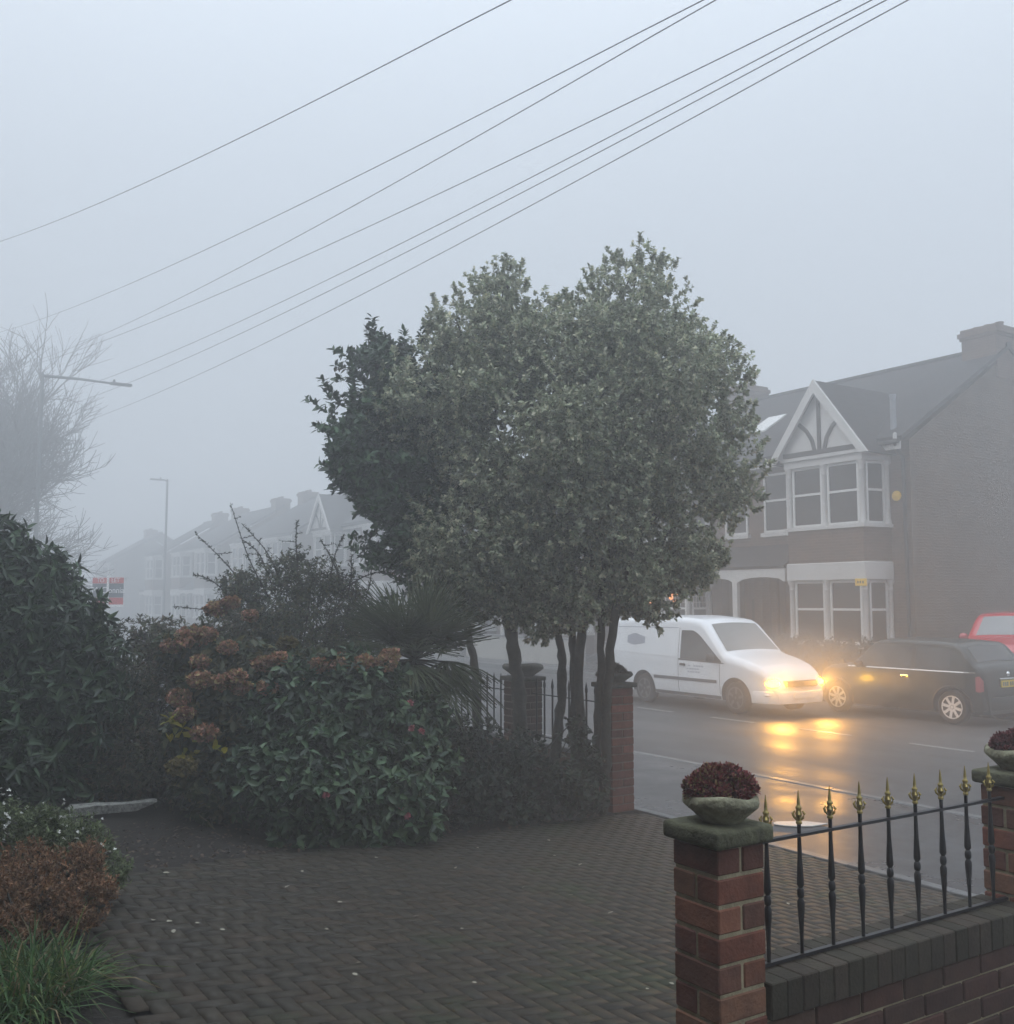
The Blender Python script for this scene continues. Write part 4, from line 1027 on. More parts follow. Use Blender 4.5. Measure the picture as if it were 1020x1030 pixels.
stems = [[(-9.72, 6.0, 0.0), (-9.85, 6.0, 0.5), (-9.9, 6.0, 1.27), (-10.0, 5.95, 1.8), (-10.15, 5.85, 2.29), (-9.9, 5.7, 3.0)],
         [(-8.9, 6.0, 0.0), (-8.93, 6.0, 0.5), (-9.05, 6.0, 1.32), (-9.2, 6.0, 1.9), (-9.42, 5.95, 2.38), (-9.1, 5.8, 3.6)],
         [(-8.42, 6.0, 0.0), (-8.38, 6.0, 0.48), (-8.25, 6.0, 1.2), (-8.27, 6.0, 1.7), (-8.53, 6.0, 2.31), (-8.7, 6.1, 3.4)],
         [(-8.05, 6.02, 0.0), (-8.04, 6.0, 0.48), (-8.04, 6.0, 1.58), (-8.15, 6.0, 2.36), (-8.4, 6.3, 3.5)],
         [(-7.9, 6.05, 0.0), (-7.88, 6.0, 0.5), (-7.95, 6.0, 1.39), (-7.82, 6.05, 2.45), (-8.0, 6.6, 3.5)],
         [(-7.75, 5.98, 0.0), (-7.71, 6.0, 0.48), (-7.62, 6.0, 1.41), (-7.58, 6.05, 2.44), (-7.8, 6.8, 3.3)],
         [(-7.72, 6.1, 0.0), (-7.61, 6.05, 0.59), (-7.5, 6.0, 1.42), (-7.34, 6.1, 2.43), (-7.6, 6.9, 3.2)]]
stems = [[(x * 1.045, y * 1.045, max(2.1 + (z - 2.1) * 1.045, 0.0)) for x, y, z in s] for s in stems]
RD = [0.044, 0.074, 0.047, 0.040, 0.047, 0.039, 0.044]
def spline(pts, n):
    pts = [Vector(p) for p in pts]; out = []
    for i in range(len(pts) - 1):
        p0 = pts[max(i - 1, 0)]; p1 = pts[i]; p2 = pts[i + 1]; p3 = pts[min(i + 2, len(pts) - 1)]
        for k in range(n):
            t_ = k / n
            out.append(0.5 * ((2 * p1) + (p2 - p0) * t_ + (2 * p0 - 5 * p1 + 4 * p2 - p3) * t_ ** 2 + (3 * p1 - p0 - 3 * p2 + p3) * t_ ** 3))
    out.append(pts[-1]); return out
for s, r in zip(stems, RD):
    sp = spline(s, 8); n = len(sp)
    sp = [p + Vector((random.uniform(-1, 1), random.uniform(-1, 1), 0)) * 0.012 for p in sp]; rr = [r * (1.3 - 0.6 * k / n) * random.uniform(0.86, 1.14) for k in range(n)]
    MB().tube(sp, rr, 10).build('trunk', M['bark'], tree, smooth=True, world=True)
br = MB()
for (x, y, z, r) in lobes:
    s = random.choice(stems[1:])[-2]; e = Vector((x, y, z)); p = Vector(s)
    br.tube([p, p.lerp(e, 0.5) + Vector((random.uniform(-.1, .1), random.uniform(-.1, .1), -0.1)), e + Vector((0, 0, r * 0.6))], [0.03, 0.02, 0.008], 6)
br.build('limbs', M['bark'], tree, smooth=True, world=True)

def shrub(name, label, cat, base, lobes, n, per, L, W, cols, mat, up=0.3, droop=0.25, inner=0.5, cw=None, bill=(30, 0.3, 0.5, 0.78), flat=0.35, spread=0.06, core=True, group=None):
    t = thing(name, label, cat, base, 0, group)
    bl = billow(lobes, *bill) + lobes
    P, O = shell_points(bl, n, inner, keep_out=False, zmin=base[2] + 0.02)
    tufts(P, O, per, spread, L, W, cols, mat, 'foliage', t, up=up, droop=droop, cw=cw, flat=flat)
    st = MB(); b = Vector(base)
    for (x, y, z, r) in lobes:
        for q in range(3):
            e = Vector((x, y, z)) + Vector(tuple(rand_dir(1)[0])) * r * 0.8; s = b + Vector((random.uniform(-.12, .12), random.uniform(-.12, .12), -0.03))
            mid = s.lerp(e, 0.55) + Vector((random.uniform(-.1, .1), random.uniform(-.1, .1), 0.06))
            st.tube([s, mid, e], [0.016, 0.011, 0.004], 5)
    st.build('stems', M['bark'], t, smooth=True, world=True)
    return t

big = [(-10.14, 1.28, 2.2, 0.5), (-9.68, 1.61, 1.72, 0.51), (-10.23, 1.32, 1.35, 0.82), (-9.41, 1.67, 1.05, 0.53), (-9.53, 1.3, 0.65, 0.64), (-10.32, 1.18, 2.55, 0.38), (-10.72, 0.74, 1.79, 1.11), (-9.46, 1.77, 1.38, 0.35), (-10.15, 0.9, 0.77, 1.06), (-9.4, 1.87, 1.72, 0.19)]
DK = [(0.024, 0.052, 0.022), (0.036, 0.072, 0.030), (0.014, 0.030, 0.014), (0.055, 0.094, 0.038)]
shrub('large_shrub', 'tall dark glossy shrub with drooping leaves beside the bare tree', 'shrub', (-10.0, 1.2, g(1.2)), big, 6500, 7, 0.105, 0.040, DK, M['gloss_leaf'], up=0.1, droop=0.5)
mid = [(-10.21, 2.27, 1.4, 0.53), (-9.93, 2.71, 1.31, 0.53), (-9.75, 2.98, 1.4, 0.43), (-9.66, 2.38, 0.89, 0.69), (-9.24, 2.85, 0.81, 0.5), (-9.65, 2.04, 0.65, 0.5), (-9.17, 2.4, 0.51, 0.53), (-10.4, 1.98, 1.63, 0.29), (-10.14, 2.56, 1.68, 0.29), (-9.77, 3.13, 1.77, 0.27)]
shrub('twiggy_shrub', 'dull brownish green small leaved shrub under the letting board', 'shrub', (-9.7, 2.4, g(2.4)), mid, 5600, 8, 0.045, 0.018,
      [(0.075, 0.08, 0.04), (0.105, 0.112, 0.055), (0.11, 0.075, 0.045), (0.04, 0.044, 0.026)], M['leaf'], up=0.7)
spi = [(-10.24, 3.69, 2.06, 0.52), (-9.96, 4.13, 1.96, 0.54), (-10.31, 3.4, 1.86, 0.41), (-9.85, 4.47, 1.85, 0.44), (-9.93, 3.8, 1.56, 0.61), (-10.17, 3.98, 2.42, 0.29), (-9.94, 4.34, 2.27, 0.29), (-10.41, 3.43, 2.27, 0.21), (-10.16, 3.26, 1.46, 0.35), (-9.9, 3.9, 1.0, 0.6)]
pb = shrub('prickly_bush', 'wispy small leaved bush with long arching shoots against the fog', 'bush', (-9.95, 3.9, g(3.9)), spi, 7000, 7, 0.036, 0.017,
      [(0.052, 0.070, 0.034), (0.078, 0.098, 0.045), (0.036, 0.044, 0.026), (0.11, 0.092, 0.042)], M['leaf'], up=0.6, inner=0.25)
shoots = [[(-10.15, 3.65, 2.16), (-10.26, 3.47, 2.57), (-10.37, 3.31, 3.11)], [(-10.2, 3.57, 2.06), (-10.37, 3.3, 2.47), (-10.56, 3.01, 2.81)], [(-10.06, 3.78, 2.26), (-10.16, 3.63, 2.62), (-10.3, 3.42, 2.9)],
          [(-10.08, 3.94, 2.47), (-10.09, 3.92, 2.73), (-10.09, 3.93, 2.95)], [(-9.82, 4.34, 2.27), (-9.88, 4.25, 2.52), (-9.95, 4.14, 2.75)], [(-10.16, 3.45, 1.91), (-10.35, 3.15, 2.01), (-10.57, 2.82, 2.06)],
          [(-9.79, 4.38, 2.16), (-9.78, 4.41, 2.37), (-9.77, 4.41, 2.6)], [(-9.71, 4.51, 2.06), (-9.67, 4.57, 2.27), (-9.66, 4.59, 2.5)], [(-10.31, 3.4, 2.06), (-10.46, 3.18, 2.31), (-10.57, 3.0, 2.39)], [(-9.9, 4.3, 2.2), (-9.7, 4.6, 2.4), (-9.55, 4.8, 2.38)],
          [(-10.2, 3.7, 2.3), (-10.3, 3.6, 2.6), (-10.5, 3.5, 2.75)], [(-9.9, 4.2, 2.2), (-9.95, 4.3, 2.6), (-9.85, 4.35, 2.8)]]
sm = MB(); LP = []; LD = []
for s in shoots:
    sp = spline(s, 12); n = len(sp)
    sm.tube(sp, [0.009 * (1 - 0.75 * k / n) for k in range(n)], 5)
    for k in range(2, n):
        for q in range(3):
            d = rand_dir(1)[0]; LP.append(sp[k]); LD.append(d + np.array((sp[k] - sp[k - 1]).normalized()) * 0.7)
    for k in range(4, n - 2, 4):   # side twigs
        d = Vector(tuple(rand_dir(1)[0])); d.z = abs(d.z) * 0.4; e = sp[k] + d * random.uniform(0.06, 0.16)
        sm.tube([sp[k], e], [0.004, 0.002], 4)
        for q in range(7): LP.append(sp[k].lerp(e, q / 6)); LD.append(np.array(d) + rand_dir(1)[0])
sm.build('shoots', M['twig'], pb, smooth=True, world=True)
n = len(LP); LP = np.array(LP); LD = np.array(LD)
leaf_mesh('shoot_leaves', LP, LD, rand_dir(n) + [0, 0, 0.6], RNG.uniform(0.02, 0.036, n), RNG.uniform(0.009, 0.014, n), np.array([(0.04, 0.05, 0.03)]) * RNG.uniform(0.6, 1.4, (n, 1)), M['leaf'], pb)

hyd = [(-8.9, 2.82, 1.37, 0.42), (-8.69, 3.15, 1.37, 0.4), (-8.69, 2.59, 0.94, 0.32), (-8.34, 2.58, 0.58, 0.33), (-8.58, 2.94, 0.97, 0.43), (-8.4, 3.4, 1.38, 0.33), (-8.19, 3.73, 1.38, 0.3), (-9.27, 2.61, 1.66, 0.27)]
hy = shrub('hydrangea', 'hydrangea with faded orange brown flower heads and a few yellow leaves', 'hydrangea', (-8.6, 2.9, g(2.9)), hyd, 1700, 6, 0.085, 0.05,
      [(0.05, 0.072, 0.034), (0.08, 0.09, 0.04), (0.11, 0.095, 0.03), (0.034, 0.048, 0.026)], M['leaf'], up=0.4, droop=0.3)
HEAD = [(-9.05, 2.59, 1.8, 0.15), (-8.95, 2.68, 1.82, 0.11), (-8.68, 2.8, 1.72, 0.075), (-8.41, 3.02, 1.59, 0.10), (-8.34, 3.13, 1.63, 0.09), (-8.25, 3.18, 1.6, 0.07), (-8.05, 3.39, 1.58, 0.11), (-7.96, 3.53, 1.58, 0.10), (-8.6, 2.55, 1.46, 0.11), (-8.39, 2.68, 1.45, 0.10), (-8.3, 2.75, 1.5, 0.08), (-8.27, 2.5, 1.07, 0.11), (-8.17, 2.3, 0.83, 0.12),
        (-8.03, 3.25, 1.45, 0.09), (-9.53, 2.95, 2.04, 0.13), (-9.4, 3.05, 2.1, 0.10), (-9.3, 3.2, 1.98, 0.09), (-8.32, 2.8, 1.41, 0.08), (-8.69, 2.41, 1.32, 0.11), (-8.8, 2.6, 1.6, 0.08), (-8.6, 3.3, 1.75, 0.08), (-8.15, 3.62, 1.62, 0.08), (-9.15, 2.45, 1.72, 0.09), (-7.75, 3.62, 1.62, 0.09), (-7.7, 3.8, 1.6, 0.10), (-7.8, 3.9, 1.66, 0.07), (-7.85, 3.45, 1.6, 0.08), (-8.1, 2.95, 1.42, 0.08), (-8.5, 2.4, 1.2, 0.08)]
ORG = [(0.44, 0.22, 0.14), (0.48, 0.25, 0.19), (0.32, 0.19, 0.11), (0.42, 0.33, 0.15), (0.24, 0.16, 0.09)]
YEL = [(0.24, 0.20, 0.05), (0.2, 0.15, 0.05), (0.17, 0.14, 0.06)]
for k, (x, y, z, r) in enumerate(HEAD):
    r = max(r, 0.085) * (0.8 if x > -9.2 else 0.7)
    P, O = shell_points([(x + 0.1, y - 0.06, z, r * 1.1), (x + 0.1 + 0.35 * r, y - 0.06 + random.uniform(-.4, .4) * r, z + random.uniform(-.2, .2) * r, r * 0.8), (x + 0.1 - 0.3 * r, y - 0.06 - 0.3 * r, z - 0.1 * r, r * 0.7)], 150, 0.6, squash=0.62)
    c = YEL if k in (7, 12, 20) else ORG
    tufts(P, O, 5, 0.01, 0.03, 0.026, [tuple(np.array(q) * RNG.uniform(0.6, 1.1)) for q in c], M['petal'], 'flower_head', hy, flat=0.8, droop=0.0)
YP, YO = shell_points([(-8.42, 2.28, 1.12, 0.12), (-8.36, 2.33, 0.98, 0.13), (-8.2, 2.5, 0.93, 0.1)], 22, 0.5)
tufts(YP, YO, 2, 0.02, 0.085, 0.05, [(0.36, 0.31, 0.03), (0.25, 0.26, 0.04)], M['leaf'], 'yellow_leaves', hy)

cam = [(-7.97, 3.15, 1.1, 0.45), (-7.84, 3.53, 1.17, 0.52), (-7.71, 3.92, 0.99, 0.42), (-7.46, 3.2, 0.69, 0.51), (-7.3, 3.63, 0.6, 0.44), (-7.81, 2.84, 0.75, 0.36), (-7.51, 4.05, 0.76, 0.29), (-8.12, 3.29, 1.4, 0.25), (-7.98, 3.86, 1.43, 0.26), (-7.75, 4.22, 1.13, 0.22), (-7.4, 2.93, 0.47, 0.27), (-7.2, 3.37, 0.43, 0.23), (-7.2, 3.75, 0.43, 0.22)]
cm = shrub('camellia', 'broad dark glossy camellia with a few pink flowers at the paving edge', 'camellia', (-7.6, 3.5, g(3.5)), cam, 4200, 6, 0.08, 0.042,
      [(0.028, 0.060, 0.028), (0.045, 0.085, 0.038), (0.016, 0.034, 0.017), (0.068, 0.112, 0.050)], M['gloss_leaf'], up=0.2, droop=0.4)
for (x, y, z) in [(-7.3, 3.82, 1.3), (-7.16, 3.85, 1.09), (-6.93, 2.95, 0.73), (-6.95, 3.62, 0.50), (-7.0, 3.6, 0.56), (-7.2, 3.78, 1.12)]:
    d = rand_dir(16); d[:, 0] += 0.5; d[:, 1] -= 0.3; n = len(d)
    leaf_mesh('flower', np.tile(V3((x, y, z)), (n, 1)), d, rand_dir(n), 0.034, 0.03, np.array([(0.52, 0.19, 0.21)]) * RNG.uniform(0.7, 1.3, (n, 1)), M['petal'], cm, droop=0.2)

# fan palm
palm = thing('fan_palm', 'fan palm with a round burst of stiff narrow leaves beside the thin trunk', 'palm', (-8.35, 4.35, g(4.35)))
MB().tube(spline([(-8.35, 4.35, 0.1), (-8.34, 4.34, 0.8), (-8.33, 4.36, 1.55)], 6), [0.13, 0.13, 0.13, 0.12, 0.12, 0.12, 0.12, 0.12, 0.12, 0.12, 0.12, 0.11, 0.1], 10).build('trunk', M['bark'], palm, smooth=True, world=True)
VV = []; FF = []; CC = []
def blade(p, d, L, w, c, sag=0.2):
    d = Vector(d).normalized(); s = d.cross(Vector((0, 0, 1)));
    if s.length < 0.05: s = Vector((1, 0, 0))
    s.normalize(); n0 = len(VV); p = Vector(p)
    for k, (f, ww) in enumerate(((0, 0.5), (0.3, 1.0), (0.65, 0.8), (1.0, 0.06))):
        q = p + d * (L * f) - Vector((0, 0, 1)) * (sag * L * f * f)
        up = s.cross(d) * 0.3 * w
        VV.append(tuple(q - s * w * ww * 0.5 + up)); VV.append(tuple(q)); VV.append(tuple(q + s * w * ww * 0.5 + up)); CC.extend([c] * 3)
    for k in range(3):
        a = n0 + k * 3; FF.extend([(a, a + 1, a + 4, a + 3), (a + 1, a + 2, a + 5, a + 4)])
fr = MB()
for k in range(58):
    # one fan: a stalk ending in a half-circle of narrow blades
    az = RNG.uniform(0, 2 * math.pi); el = R(RNG.uniform(-35, 80)); d = Vector((math.cos(az) * math.cos(el), math.sin(az) * math.cos(el), math.sin(el)))
    p = Vector((-8.30, 4.38, 1.58)); st = RNG.uniform(0.22, 0.42); q = p + d * st
    fr.tube([p, q], [0.010, 0.007], 5)
    s = d.cross(Vector((0, 0, 1))).normalized(); n_ = random.randint(18, 26); b = random.uniform(0.7, 1.3)
    for j in range(n_):
        a = R(-100 + 200 * j / (n_ - 1)); dd = d * math.cos(a) + s * math.sin(a)
        blade(q, dd + Vector(tuple(rand_dir(1)[0])) * 0.05, RNG.uniform(0.40, 0.58) * (0.75 + 0.25 * math.cos(a)), 0.022, (0.085 * b, 0.105 * b, 0.055 * b), 0.10 if el > 0 else 0.35)
fr.build('stalks', M['bark'], palm, smooth=True, world=True)
fast_mesh('fronds', np.array(VV), np.array(FF), np.array(CC), M['leaf'], palm)

ivy = [(-7.85, 4.99, 0.40, 0.35), (-7.74, 5.35, 0.42, 0.37), (-7.72, 5.71, 0.40, 0.33), (-7.75, 5.9, 0.32, 0.25), (-7.86, 4.58, 0.5, 0.31), (-8.08, 5.36, 0.62, 0.30), (-7.85, 5.87, 0.85, 0.17), (-7.75, 5.93, 0.64, 0.17), (-7.98, 4.6, 0.83, 0.23), (-7.7, 4.55, 0.34, 0.17), (-8.5, 5.6, 0.45, 0.4), (-9.0, 5.5, 0.5, 0.45), (-8.7, 4.9, 0.6, 0.45), (-9.4, 5.4, 0.5, 0.45)]
shrub('ground_cover', 'low dark green leafy cover around the feet of the tree stems', 'ground cover', (-8.1, 5.3, g(5.3)), ivy, 2600, 6, 0.05, 0.032,
      [(0.018, 0.032, 0.018), (0.028, 0.045, 0.026), (0.014, 0.02, 0.014), (0.045, 0.05, 0.032)], M['leaf'], up=0.5)
dry = [(-7.75, 4.35, 0.4, 0.2), (-7.8, 4.55, 0.7, 0.18), (-7.7, 4.15, 0.45, 0.18)]
shrub('dry_plant', 'thin patch of dry brown stalks between the camellia and the tree', 'dry plant', (-7.75, 4.4, g(4.4)), dry, 320, 4, 0.04, 0.016, [(0.06, 0.04, 0.03), (0.045, 0.035, 0.025)], M['leaf'], up=1.0)

heath = [(-5.66, 1.02, 0.70, 0.18), (-5.52, 0.86, 0.68, 0.17), (-5.9, 0.82, 0.72, 0.16), (-5.4, 1.05, 0.65, 0.14), (-5.36, 0.93, 0.6, 0.13), (-5.7, 0.75, 0.7, 0.15)]
HE = [(0.22, 0.115, 0.06), (0.28, 0.15, 0.085), (0.16, 0.085, 0.045), (0.25, 0.16, 0.09)]
shrub('brown_heather', 'rounded rusty brown heather mound at the paving corner', 'heather', (-5.58, 0.92, g(0.92)), heath, 4200, 9, 0.019, 0.007, HE, M['petal'], up=0.8, droop=0.0, bill=(420, 0.28, 0.5, 0.78), spread=0.03, flat=0.8, group='rusty heathers')
heath2 = [(-5.31, 0.64, 0.70, 0.13), (-5.15, 0.68, 0.64, 0.11), (-5.05, 0.58, 0.62, 0.13)]
shrub('brown_heather', 'smaller rusty heather clump cut by the photo edge above the grass', 'heather', (-5.15, 0.63, g(0.63)), heath2, 2200, 9, 0.019, 0.007, [tuple(0.85 * np.array(q)) for q in HE], M['petal'], up=0.8, droop=0.0, bill=(420, 0.28, 0.5, 0.78), spread=0.03, flat=0.8, group='rusty heathers')
wf = [(-6.39, 0.99, 0.78, 0.17), (-6.15, 1.18, 0.74, 0.16), (-6.6, 0.86, 0.80, 0.18), (-5.9, 1.28, 0.66, 0.11), (-6.42, 1.12, 0.80, 0.13), (-6.0, 1.2, 0.56, 0.14)]
wp = shrub('white_flowering_plant', 'small bright green plant dotted with tiny white flowers behind the rusty heather', 'plant', (-6.3, 1.0, g(1.0)), wf, 2400, 7, 0.026, 0.009,
      [(0.12, 0.16, 0.065), (0.16, 0.19, 0.09), (0.08, 0.11, 0.05)], M['leaf'], up=1.0, bill=(300, 0.3, 0.55, 0.8))
P, O = shell_points(billow(wf, 300, 0.3, 0.5, 0.85), 200, 1.0, keep_out=False)
kk = P[:, 2] > 0.66; P = P[kk]; O = O[kk]
tufts(P + np.array([0, 0, 0.02]), O, 5, 0.004, 0.013, 0.010, [(0.72, 0.72, 0.68)], M['petal'], 'flowers', wp, up=1.0, flat=0.3)['kind'] = 'stuff'

# arching grass tuft in the corner
gr = thing('grass_clump', 'bright green arching grass tuft in the lower corner', 'grass', (-4.55, 0.68, g(0.68)))
VV = []; FF = []; CC = []
for k in range(1500):
    az = RNG.uniform(0, 2 * math.pi); el = R(RNG.uniform(25, 80)); r0 = 0.28 * math.sqrt(RNG.random()); a0 = RNG.uniform(0, 6.3)
    p = (-4.6 + r0 * math.cos(a0), 0.62 + r0 * math.sin(a0), g(0.65) - 0.01)
    b = RNG.uniform(0.6, 1.3); q_ = RNG.random(); c = (0.075, 0.155, 0.05) if q_ < 0.68 else (0.16, 0.21, 0.06) if q_ < 0.9 else (0.22, 0.17, 0.09)
    blade(p, (math.cos(az) * math.cos(el) + 0.5 * math.cos(a0) * r0, math.sin(az) * math.cos(el), math.sin(el)), RNG.uniform(0.24, 0.48), RNG.uniform(0.006, 0.011), (c[0] * b, c[1] * b, c[2] * b), RNG.uniform(0.3, 0.75))
fast_mesh('blades', np.array(VV), np.array(FF), np.array(CC), M['leaf'], gr)
# strip of the same planting beyond the frame edge keeps the bed closed
# weathered stone at the back of the bed
st = MB().prism([(-0.33, -0.05), (-0.1, -0.06), (0.2, -0.04), (0.36, 0.0), (0.33, 0.012), (0.1, 0.012), (-0.12, 0.026), (-0.31, 0.02)], -0.06, 0.06, 'xz')
st.v = [(x, y, z + random.uniform(-0.012, 0.012)) for x, y, z in st.v]
o = st.build('edging_stone', M['stone'], None, bevel=0.012)
o.location = (-8.72, 1.86, g(1.86) + 0.055); o.rotation_euler = (0.1, -0.03, R(76)); tag(o, 'pale rough broken stone slab lying in the dark bed behind the white flowers', 'stone')

# leaf litter in the bed (uncountable) and separate pale leaves on the paving
pts = []
while len(pts) < 1700:
    y = RNG.uniform(0.9, 6.3); x = bed_x(y) - RNG.uniform(0.0, 1.3) ** 1.3
    pts.append((x, y, g(y) + 0.004))
pts = np.array(pts); n = len(pts)
d = rand_dir(n); d[:, 2] *= 0.2
tag(leaf_mesh('leaf_litter', pts, d, np.tile([0, 0, 1.0], (n, 1)) + 0.4 * rand_dir(n), RNG.uniform(0.02, 0.05, n), RNG.uniform(0.012, 0.03, n), np.array([(0.08, 0.055, 0.038)]) * RNG.uniform(0.3, 1.8, (n, 1)), M['leaf']), kind='stuff')
FL = [(140, 930)]
spots = [(random.uniform(-7, -3.2), random.uniform(1.6, 6.4)) for _ in range(22)] + [(-5.55, 1.42), (-5.5, 1.5), (-5.28, 1.45), (-5.42, 1.62), (-5.25, 1.7), (-5.6, 2.5), (-5.2, 2.75), (-6.2, 3.6), (-4.9, 2.9), (-5.6, 3.75), (-4.55, 2.1), (-4.1, 2.5), (-6.4, 4.6), (-4.9, 3.9), (-5.1, 2.2), (-6.0, 2.3), (-4.0, 4.6), (-6.9, 4.9), (-3.6, 3.3), (-3.3, 5.3)]
lf0 = None
for k, (x, y) in enumerate(spots):
    if lf0 is None:
        lf0 = leaf_mesh('fallen_leaf', np.array([(0, 0, 0.0)]), np.array([(1.0, 0.1, 0.05)]), np.array([(0.1, 0.2, 1.0)]), 0.04, 0.024, np.array([(0.42, 0.39, 0.31)]), M['petal'], droop=-0.1)
        o = lf0
    else:
        o = lf0.copy(); COL.objects.link(o)
    o.location = (x, y, g(y) + 0.006); o.rotation_euler = (0, 0, random.uniform(0, 6.28)); s = random.uniform(0.6, 1.15); o.scale = (s, s, s)
    tag(o, 'small pale fallen leaf lying flat on the dark block paving', 'leaf', 'fallen leaves on the paving')

# unseen house added behind the camera to shade the drive
oh = thing('brick_house', 'unseen brick house behind the camera, added to shade the driveway', 'house', (-5, -1.1, 0.55))
MB().box((-9, -8, 0), (12, 0, 5.6)).build('wall', M['house_brick'], oh)
MB().prism([(-8.4, 5.5), (-4.0, 8.9), (0.45, 5.5), (0.45, 5.62), (-4.0, 9.05), (-8.4, 5.62)], -9.3, 12.3, 'yz').build('roof', M['tile'], oh)
for x in (-7.5, -3.5, 1.0, 8.0):
    for z in (0.9, 3.4):
        f = MB().box((x, 0.002, z), (x + 1.6, 0.06, z + 1.4)).build('window', M['white_frame'], oh)
        MB().box((x + 0.08, 0.06, z + 0.08), (x + 1.52, 0.065, z + 1.32)).build('pane', M['pane'], f)
# scraps by the road
sc = MB(); n = 10
poly = [(0.28 * math.cos(a) * random.uniform(0.8, 1.1), 0.11 * math.sin(a) * random.uniform(0.7, 1.1)) for a in np.linspace(0, 2 * math.pi, 12)[:-1]]
sc.prism(poly, 0.0, 0.012, 'xy'); o = sc.build('plastic_scrap', M['paper'], None, bevel=0.003, seg=1); o.location = (-6.75, 7.66, 0.004); o.rotation_euler = (0, 0, R(57))
tag(o, 'flat white scrap lying on the wet pavement behind the railing', 'litter')
o = MB().box((-0.14, -0.03, 0), (0.14, 0.03, 0.035)).build('wood_scrap', M['wood'], None, bevel=0.006, seg=1); o.location = (-5.95, 9.56, -0.045); o.rotation_euler = (0, 0, R(8))
tag(o, 'pale piece of wood in the gutter beside the spiked railing', 'litter')

# bare tree in the fog
bt = thing('bare_tree', 'large leafless tree fading into fog beside the street lamp', 'tree', (-51.6, 3.3, 0.0))
trk = MB(); brn = MB()
rb = random.Random(5)
def grow(p, d, L, r, depth):
    mb = trk if depth <= 1 else brn
    pts = [p]; q = p.copy(); dd = d.copy(); k = 4
    for i in range(k):
        dd = (dd + Vector((rb.uniform(-1, 1), rb.uniform(-1, 1), rb.uniform(-0.5, 0.9))) * 0.13).normalized(); q = q + dd * (L / k); pts.append(q)
    mb.tube(pts, [r * (1 - 0.35 * i / k) for i in range(k + 1)], 6 if depth < 3 else 3, cap=depth < 2)
    if depth >= 6: return
    n = 4 if depth < 3 else 5
    for j in range(n):
        i = k if j == 0 else rb.randint(1 if depth else 2, k)
        ax = dd.cross(Vector((rb.uniform(-1, 1), rb.uniform(-1, 1), rb.uniform(-1, 1)))).normalized()
        ang = R(rb.uniform(8, 22) if j == 0 else rb.uniform(24, 52))
        nd = (Matrix.Rotation(ang, 3, ax) @ dd); nd.z += 0.10; nd.normalize()
        grow(pts[i], nd, L * rb.uniform(0.64, 0.84), max(r * (0.68 if j == 0 else 0.5), 0.016), depth + 1)
for a, tilt, L in ((0.4, 5, 4.1), (1.5, 20, 3.9), (2.6, 18, 4.0), (3.7, 24, 3.8), (4.6, 22, 3.9), (5.6, 24, 3.8), (1.0, 36, 3.5), (1.9, 42, 3.4), (0.2, 32, 3.6)):
    tl = R(tilt); grow(Vector((0, 0, 2.2)), Vector((math.cos(a) * math.sin(tl), math.sin(a) * math.sin(tl), math.cos(tl))), L, 0.16, 1)
trk.tube([(0, 0, 0), (0, 0, 1), (0.02, 0, 2.4)], [0.42, 0.34, 0.3], 12)
trk.build('trunk', M['twig'], bt, smooth=True); brn.build('branches', M['twig'], bt, smooth=True)

# ------------------------------------------------------------------ air, sky, sun, lamps, camera
hz = MB().box((-185, -75, -1.1), (75, 185, 17.5))
hm_, t, out = nt('fog_air'); pv = N(t, 'ShaderNodeVolumePrincipled', Density=FOG, Anisotropy=0.55)
pv.inputs['Color'].default_value = (0.97, 0.985, 1.0, 1)
t.links.new(pv.outputs[0], out.inputs['Volume'])
o = hz.build('haze', hm_); o['kind'] = 'stuff'; o.display_type = 'WIRE'

w = bpy.data.worlds.new('World'); scene.world = w; w.use_nodes = True
t = w.node_tree; t.nodes.clear()
out = t.nodes.new('ShaderNodeOutputWorld'); bg = t.nodes.new('ShaderNodeBackground'); bg.inputs['Strength'].default_value = WORLD
sky = t.nodes.new('ShaderNodeTexSky'); sky.sky_type = 'NISHITA'; sky.sun_disc = False
SUN_EL, SUN_AZ = R(38), R(200)
sky.sun_elevation = SUN_EL; sky.sun_rotation = SUN_AZ; sky.air_density = 1.0; sky.dust_density = 4.0; sky.ozone_density = 1.0
# overcast: most of the light is an even cloud layer, brighter overhead
tc = t.nodes.new('ShaderNodeTexCoord'); sp = t.nodes.new('ShaderNodeSeparateXYZ'); t.links.new(tc.outputs['Generated'], sp.inputs[0])
mr = t.nodes.new('ShaderNodeMapRange'); mr.inputs[1].default_value = 0.0; mr.inputs[2].default_value = 1.0; mr.inputs[3].default_value = CLOUD0; mr.inputs[4].default_value = CLOUD1
pw = t.nodes.new('ShaderNodeMath'); pw.operation = 'POWER'; pw.inputs[1].default_value = 3.0; pw.use_clamp = True
ab = t.nodes.new('ShaderNodeMath'); ab.operation = 'MAXIMUM'; ab.inputs[1].default_value = 0.0; t.links.new(sp.outputs[2], ab.inputs[0]); t.links.new(ab.outputs[0], pw.inputs[0]); t.links.new(pw.outputs[0], mr.inputs[0])
cl = t.nodes.new('ShaderNodeVectorMath'); cl.operation = 'SCALE'; cl.inputs[0].default_value = (0.862, 0.953, 1.058); t.links.new(mr.outputs[0], cl.inputs['Scale'])
mx = t.nodes.new('ShaderNodeMixRGB'); mx.inputs[0].default_value = 0.85
t.links.new(sky.outputs[0], mx.inputs[1]); t.links.new(cl.outputs[0], mx.inputs[2]); t.links.new(mx.outputs[0], bg.inputs[0]); t.links.new(bg.outputs[0], out.inputs[0])

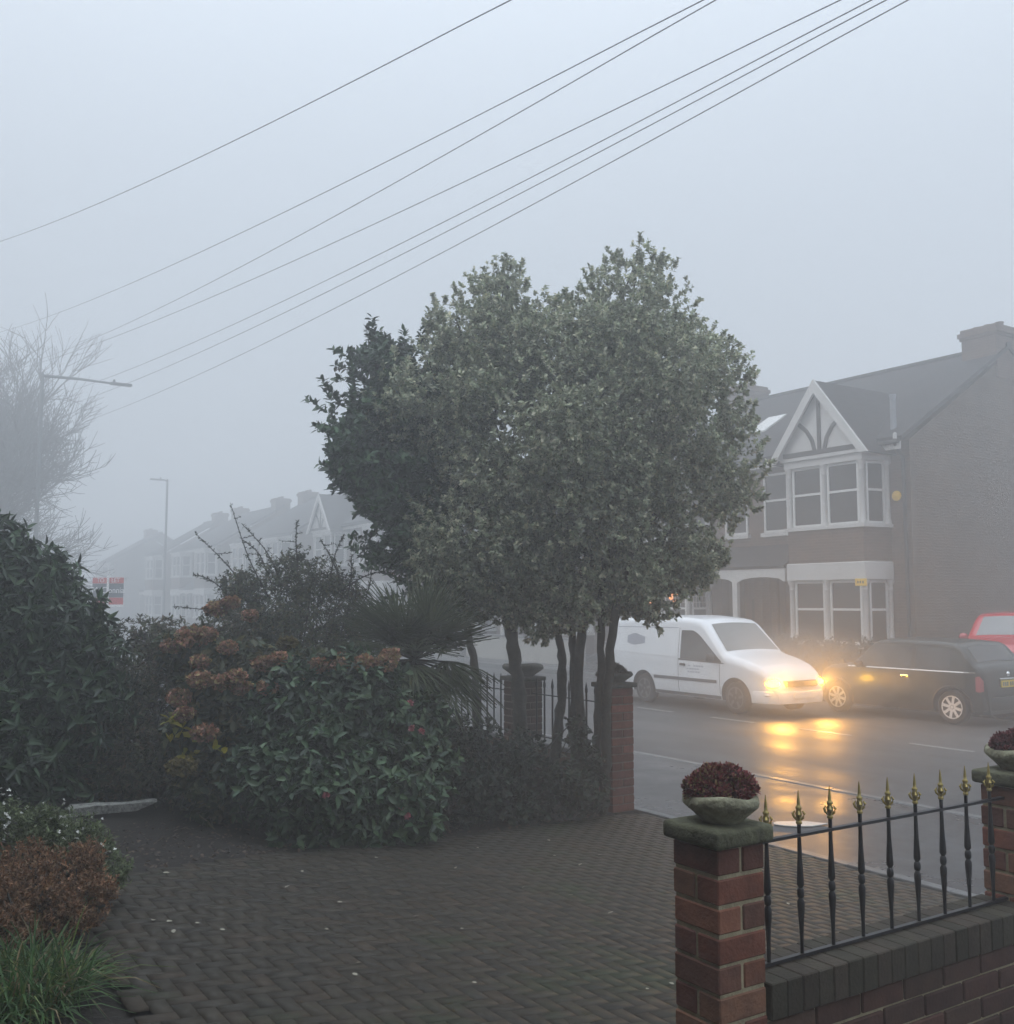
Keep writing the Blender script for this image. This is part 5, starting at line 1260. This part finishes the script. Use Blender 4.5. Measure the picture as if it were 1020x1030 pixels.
sl = bpy.data.lights.new('sun', 'SUN'); sl.energy = 0.5; sl.angle = R(25); sl.color = (1.0, 0.97, 0.93)
so = bpy.data.objects.new('sun', sl); COL.objects.link(so)
v = Vector((math.sin(SUN_AZ) * math.cos(SUN_EL), math.cos(SUN_AZ) * math.cos(SUN_EL), math.sin(SUN_EL)))
so.rotation_euler = v.to_track_quat('Z', 'Y').to_euler(); so.location = (0, 0, 30)

for s in (-1, 1):
    l = bpy.data.lights.new('headlight_beam', 'SPOT'); l.energy = BEAM; l.color = (1.0, 0.46, 0.08); l.spot_size = R(168); l.spot_blend = 1.0; l.shadow_soft_size = 0.06
    o = bpy.data.objects.new('headlight_beam', l); COL.objects.link(o); o.parent = van; o.location = (2.30, s * 0.585, 0.62)
    o.rotation_euler = Vector((-1, 0.55, -0.12)).to_track_quat('Z', 'Y').to_euler()

# nested spray volumes added before the van to carry the headlight glow
sm_, t2, out2 = nt('glow_spray_mist'); pv2 = N(t2, 'ShaderNodeVolumePrincipled', Density=0.019); pv2.inputs['Color'].default_value = (0.97, 0.97, 0.97, 1); t2.links.new(pv2.outputs[0], out2.inputs['Volume'])
for k_, (rx_, ry_, rz_q) in enumerate(((1.0, 1.0, 0.55), (1.5, 1.4, 0.68), (2.0, 1.8, 0.78), (2.6, 2.3, 0.86))):
    sp_ = blob((0, 0, 0), rx_, ry_, rz_q, 40).build('glow_spray', sm_, None, smooth=True); sp_.location = (-13.3, 14.8, 0.88); sp_['kind'] = 'stuff'

cd = bpy.data.cameras.new('camera'); cam_o = bpy.data.objects.new('camera', cd); COL.objects.link(cam_o)
cam_o.location = (0, 0, 2.1); cam_o.rotation_euler = (R(90) + math.atan(91 / 1020), 0, R(57))
cd.sensor_fit = 'HORIZONTAL'; cd.sensor_width = 36; cd.lens = 36.0; cd.clip_start = 0.05; cd.clip_end = 1000
scene.camera = cam_o
vs_ = scene.view_settings; vs_.view_transform = 'Standard'; vs_.look = 'None'; vs_.exposure = EXPO; vs_.gamma = 1.0; vs_.use_curve_mapping = False
cy = scene.cycles
cy.volume_bounces = 6; cy.max_bounces = 8; cy.diffuse_bounces = 3; cy.glossy_bounces = 3; cy.transmission_bounces = 3; cy.transparent_max_bounces = 8
cy.use_denoising = True; cy.sample_clamp_indirect = 6.0; cy.caustics_reflective = False; cy.caustics_refractive = False
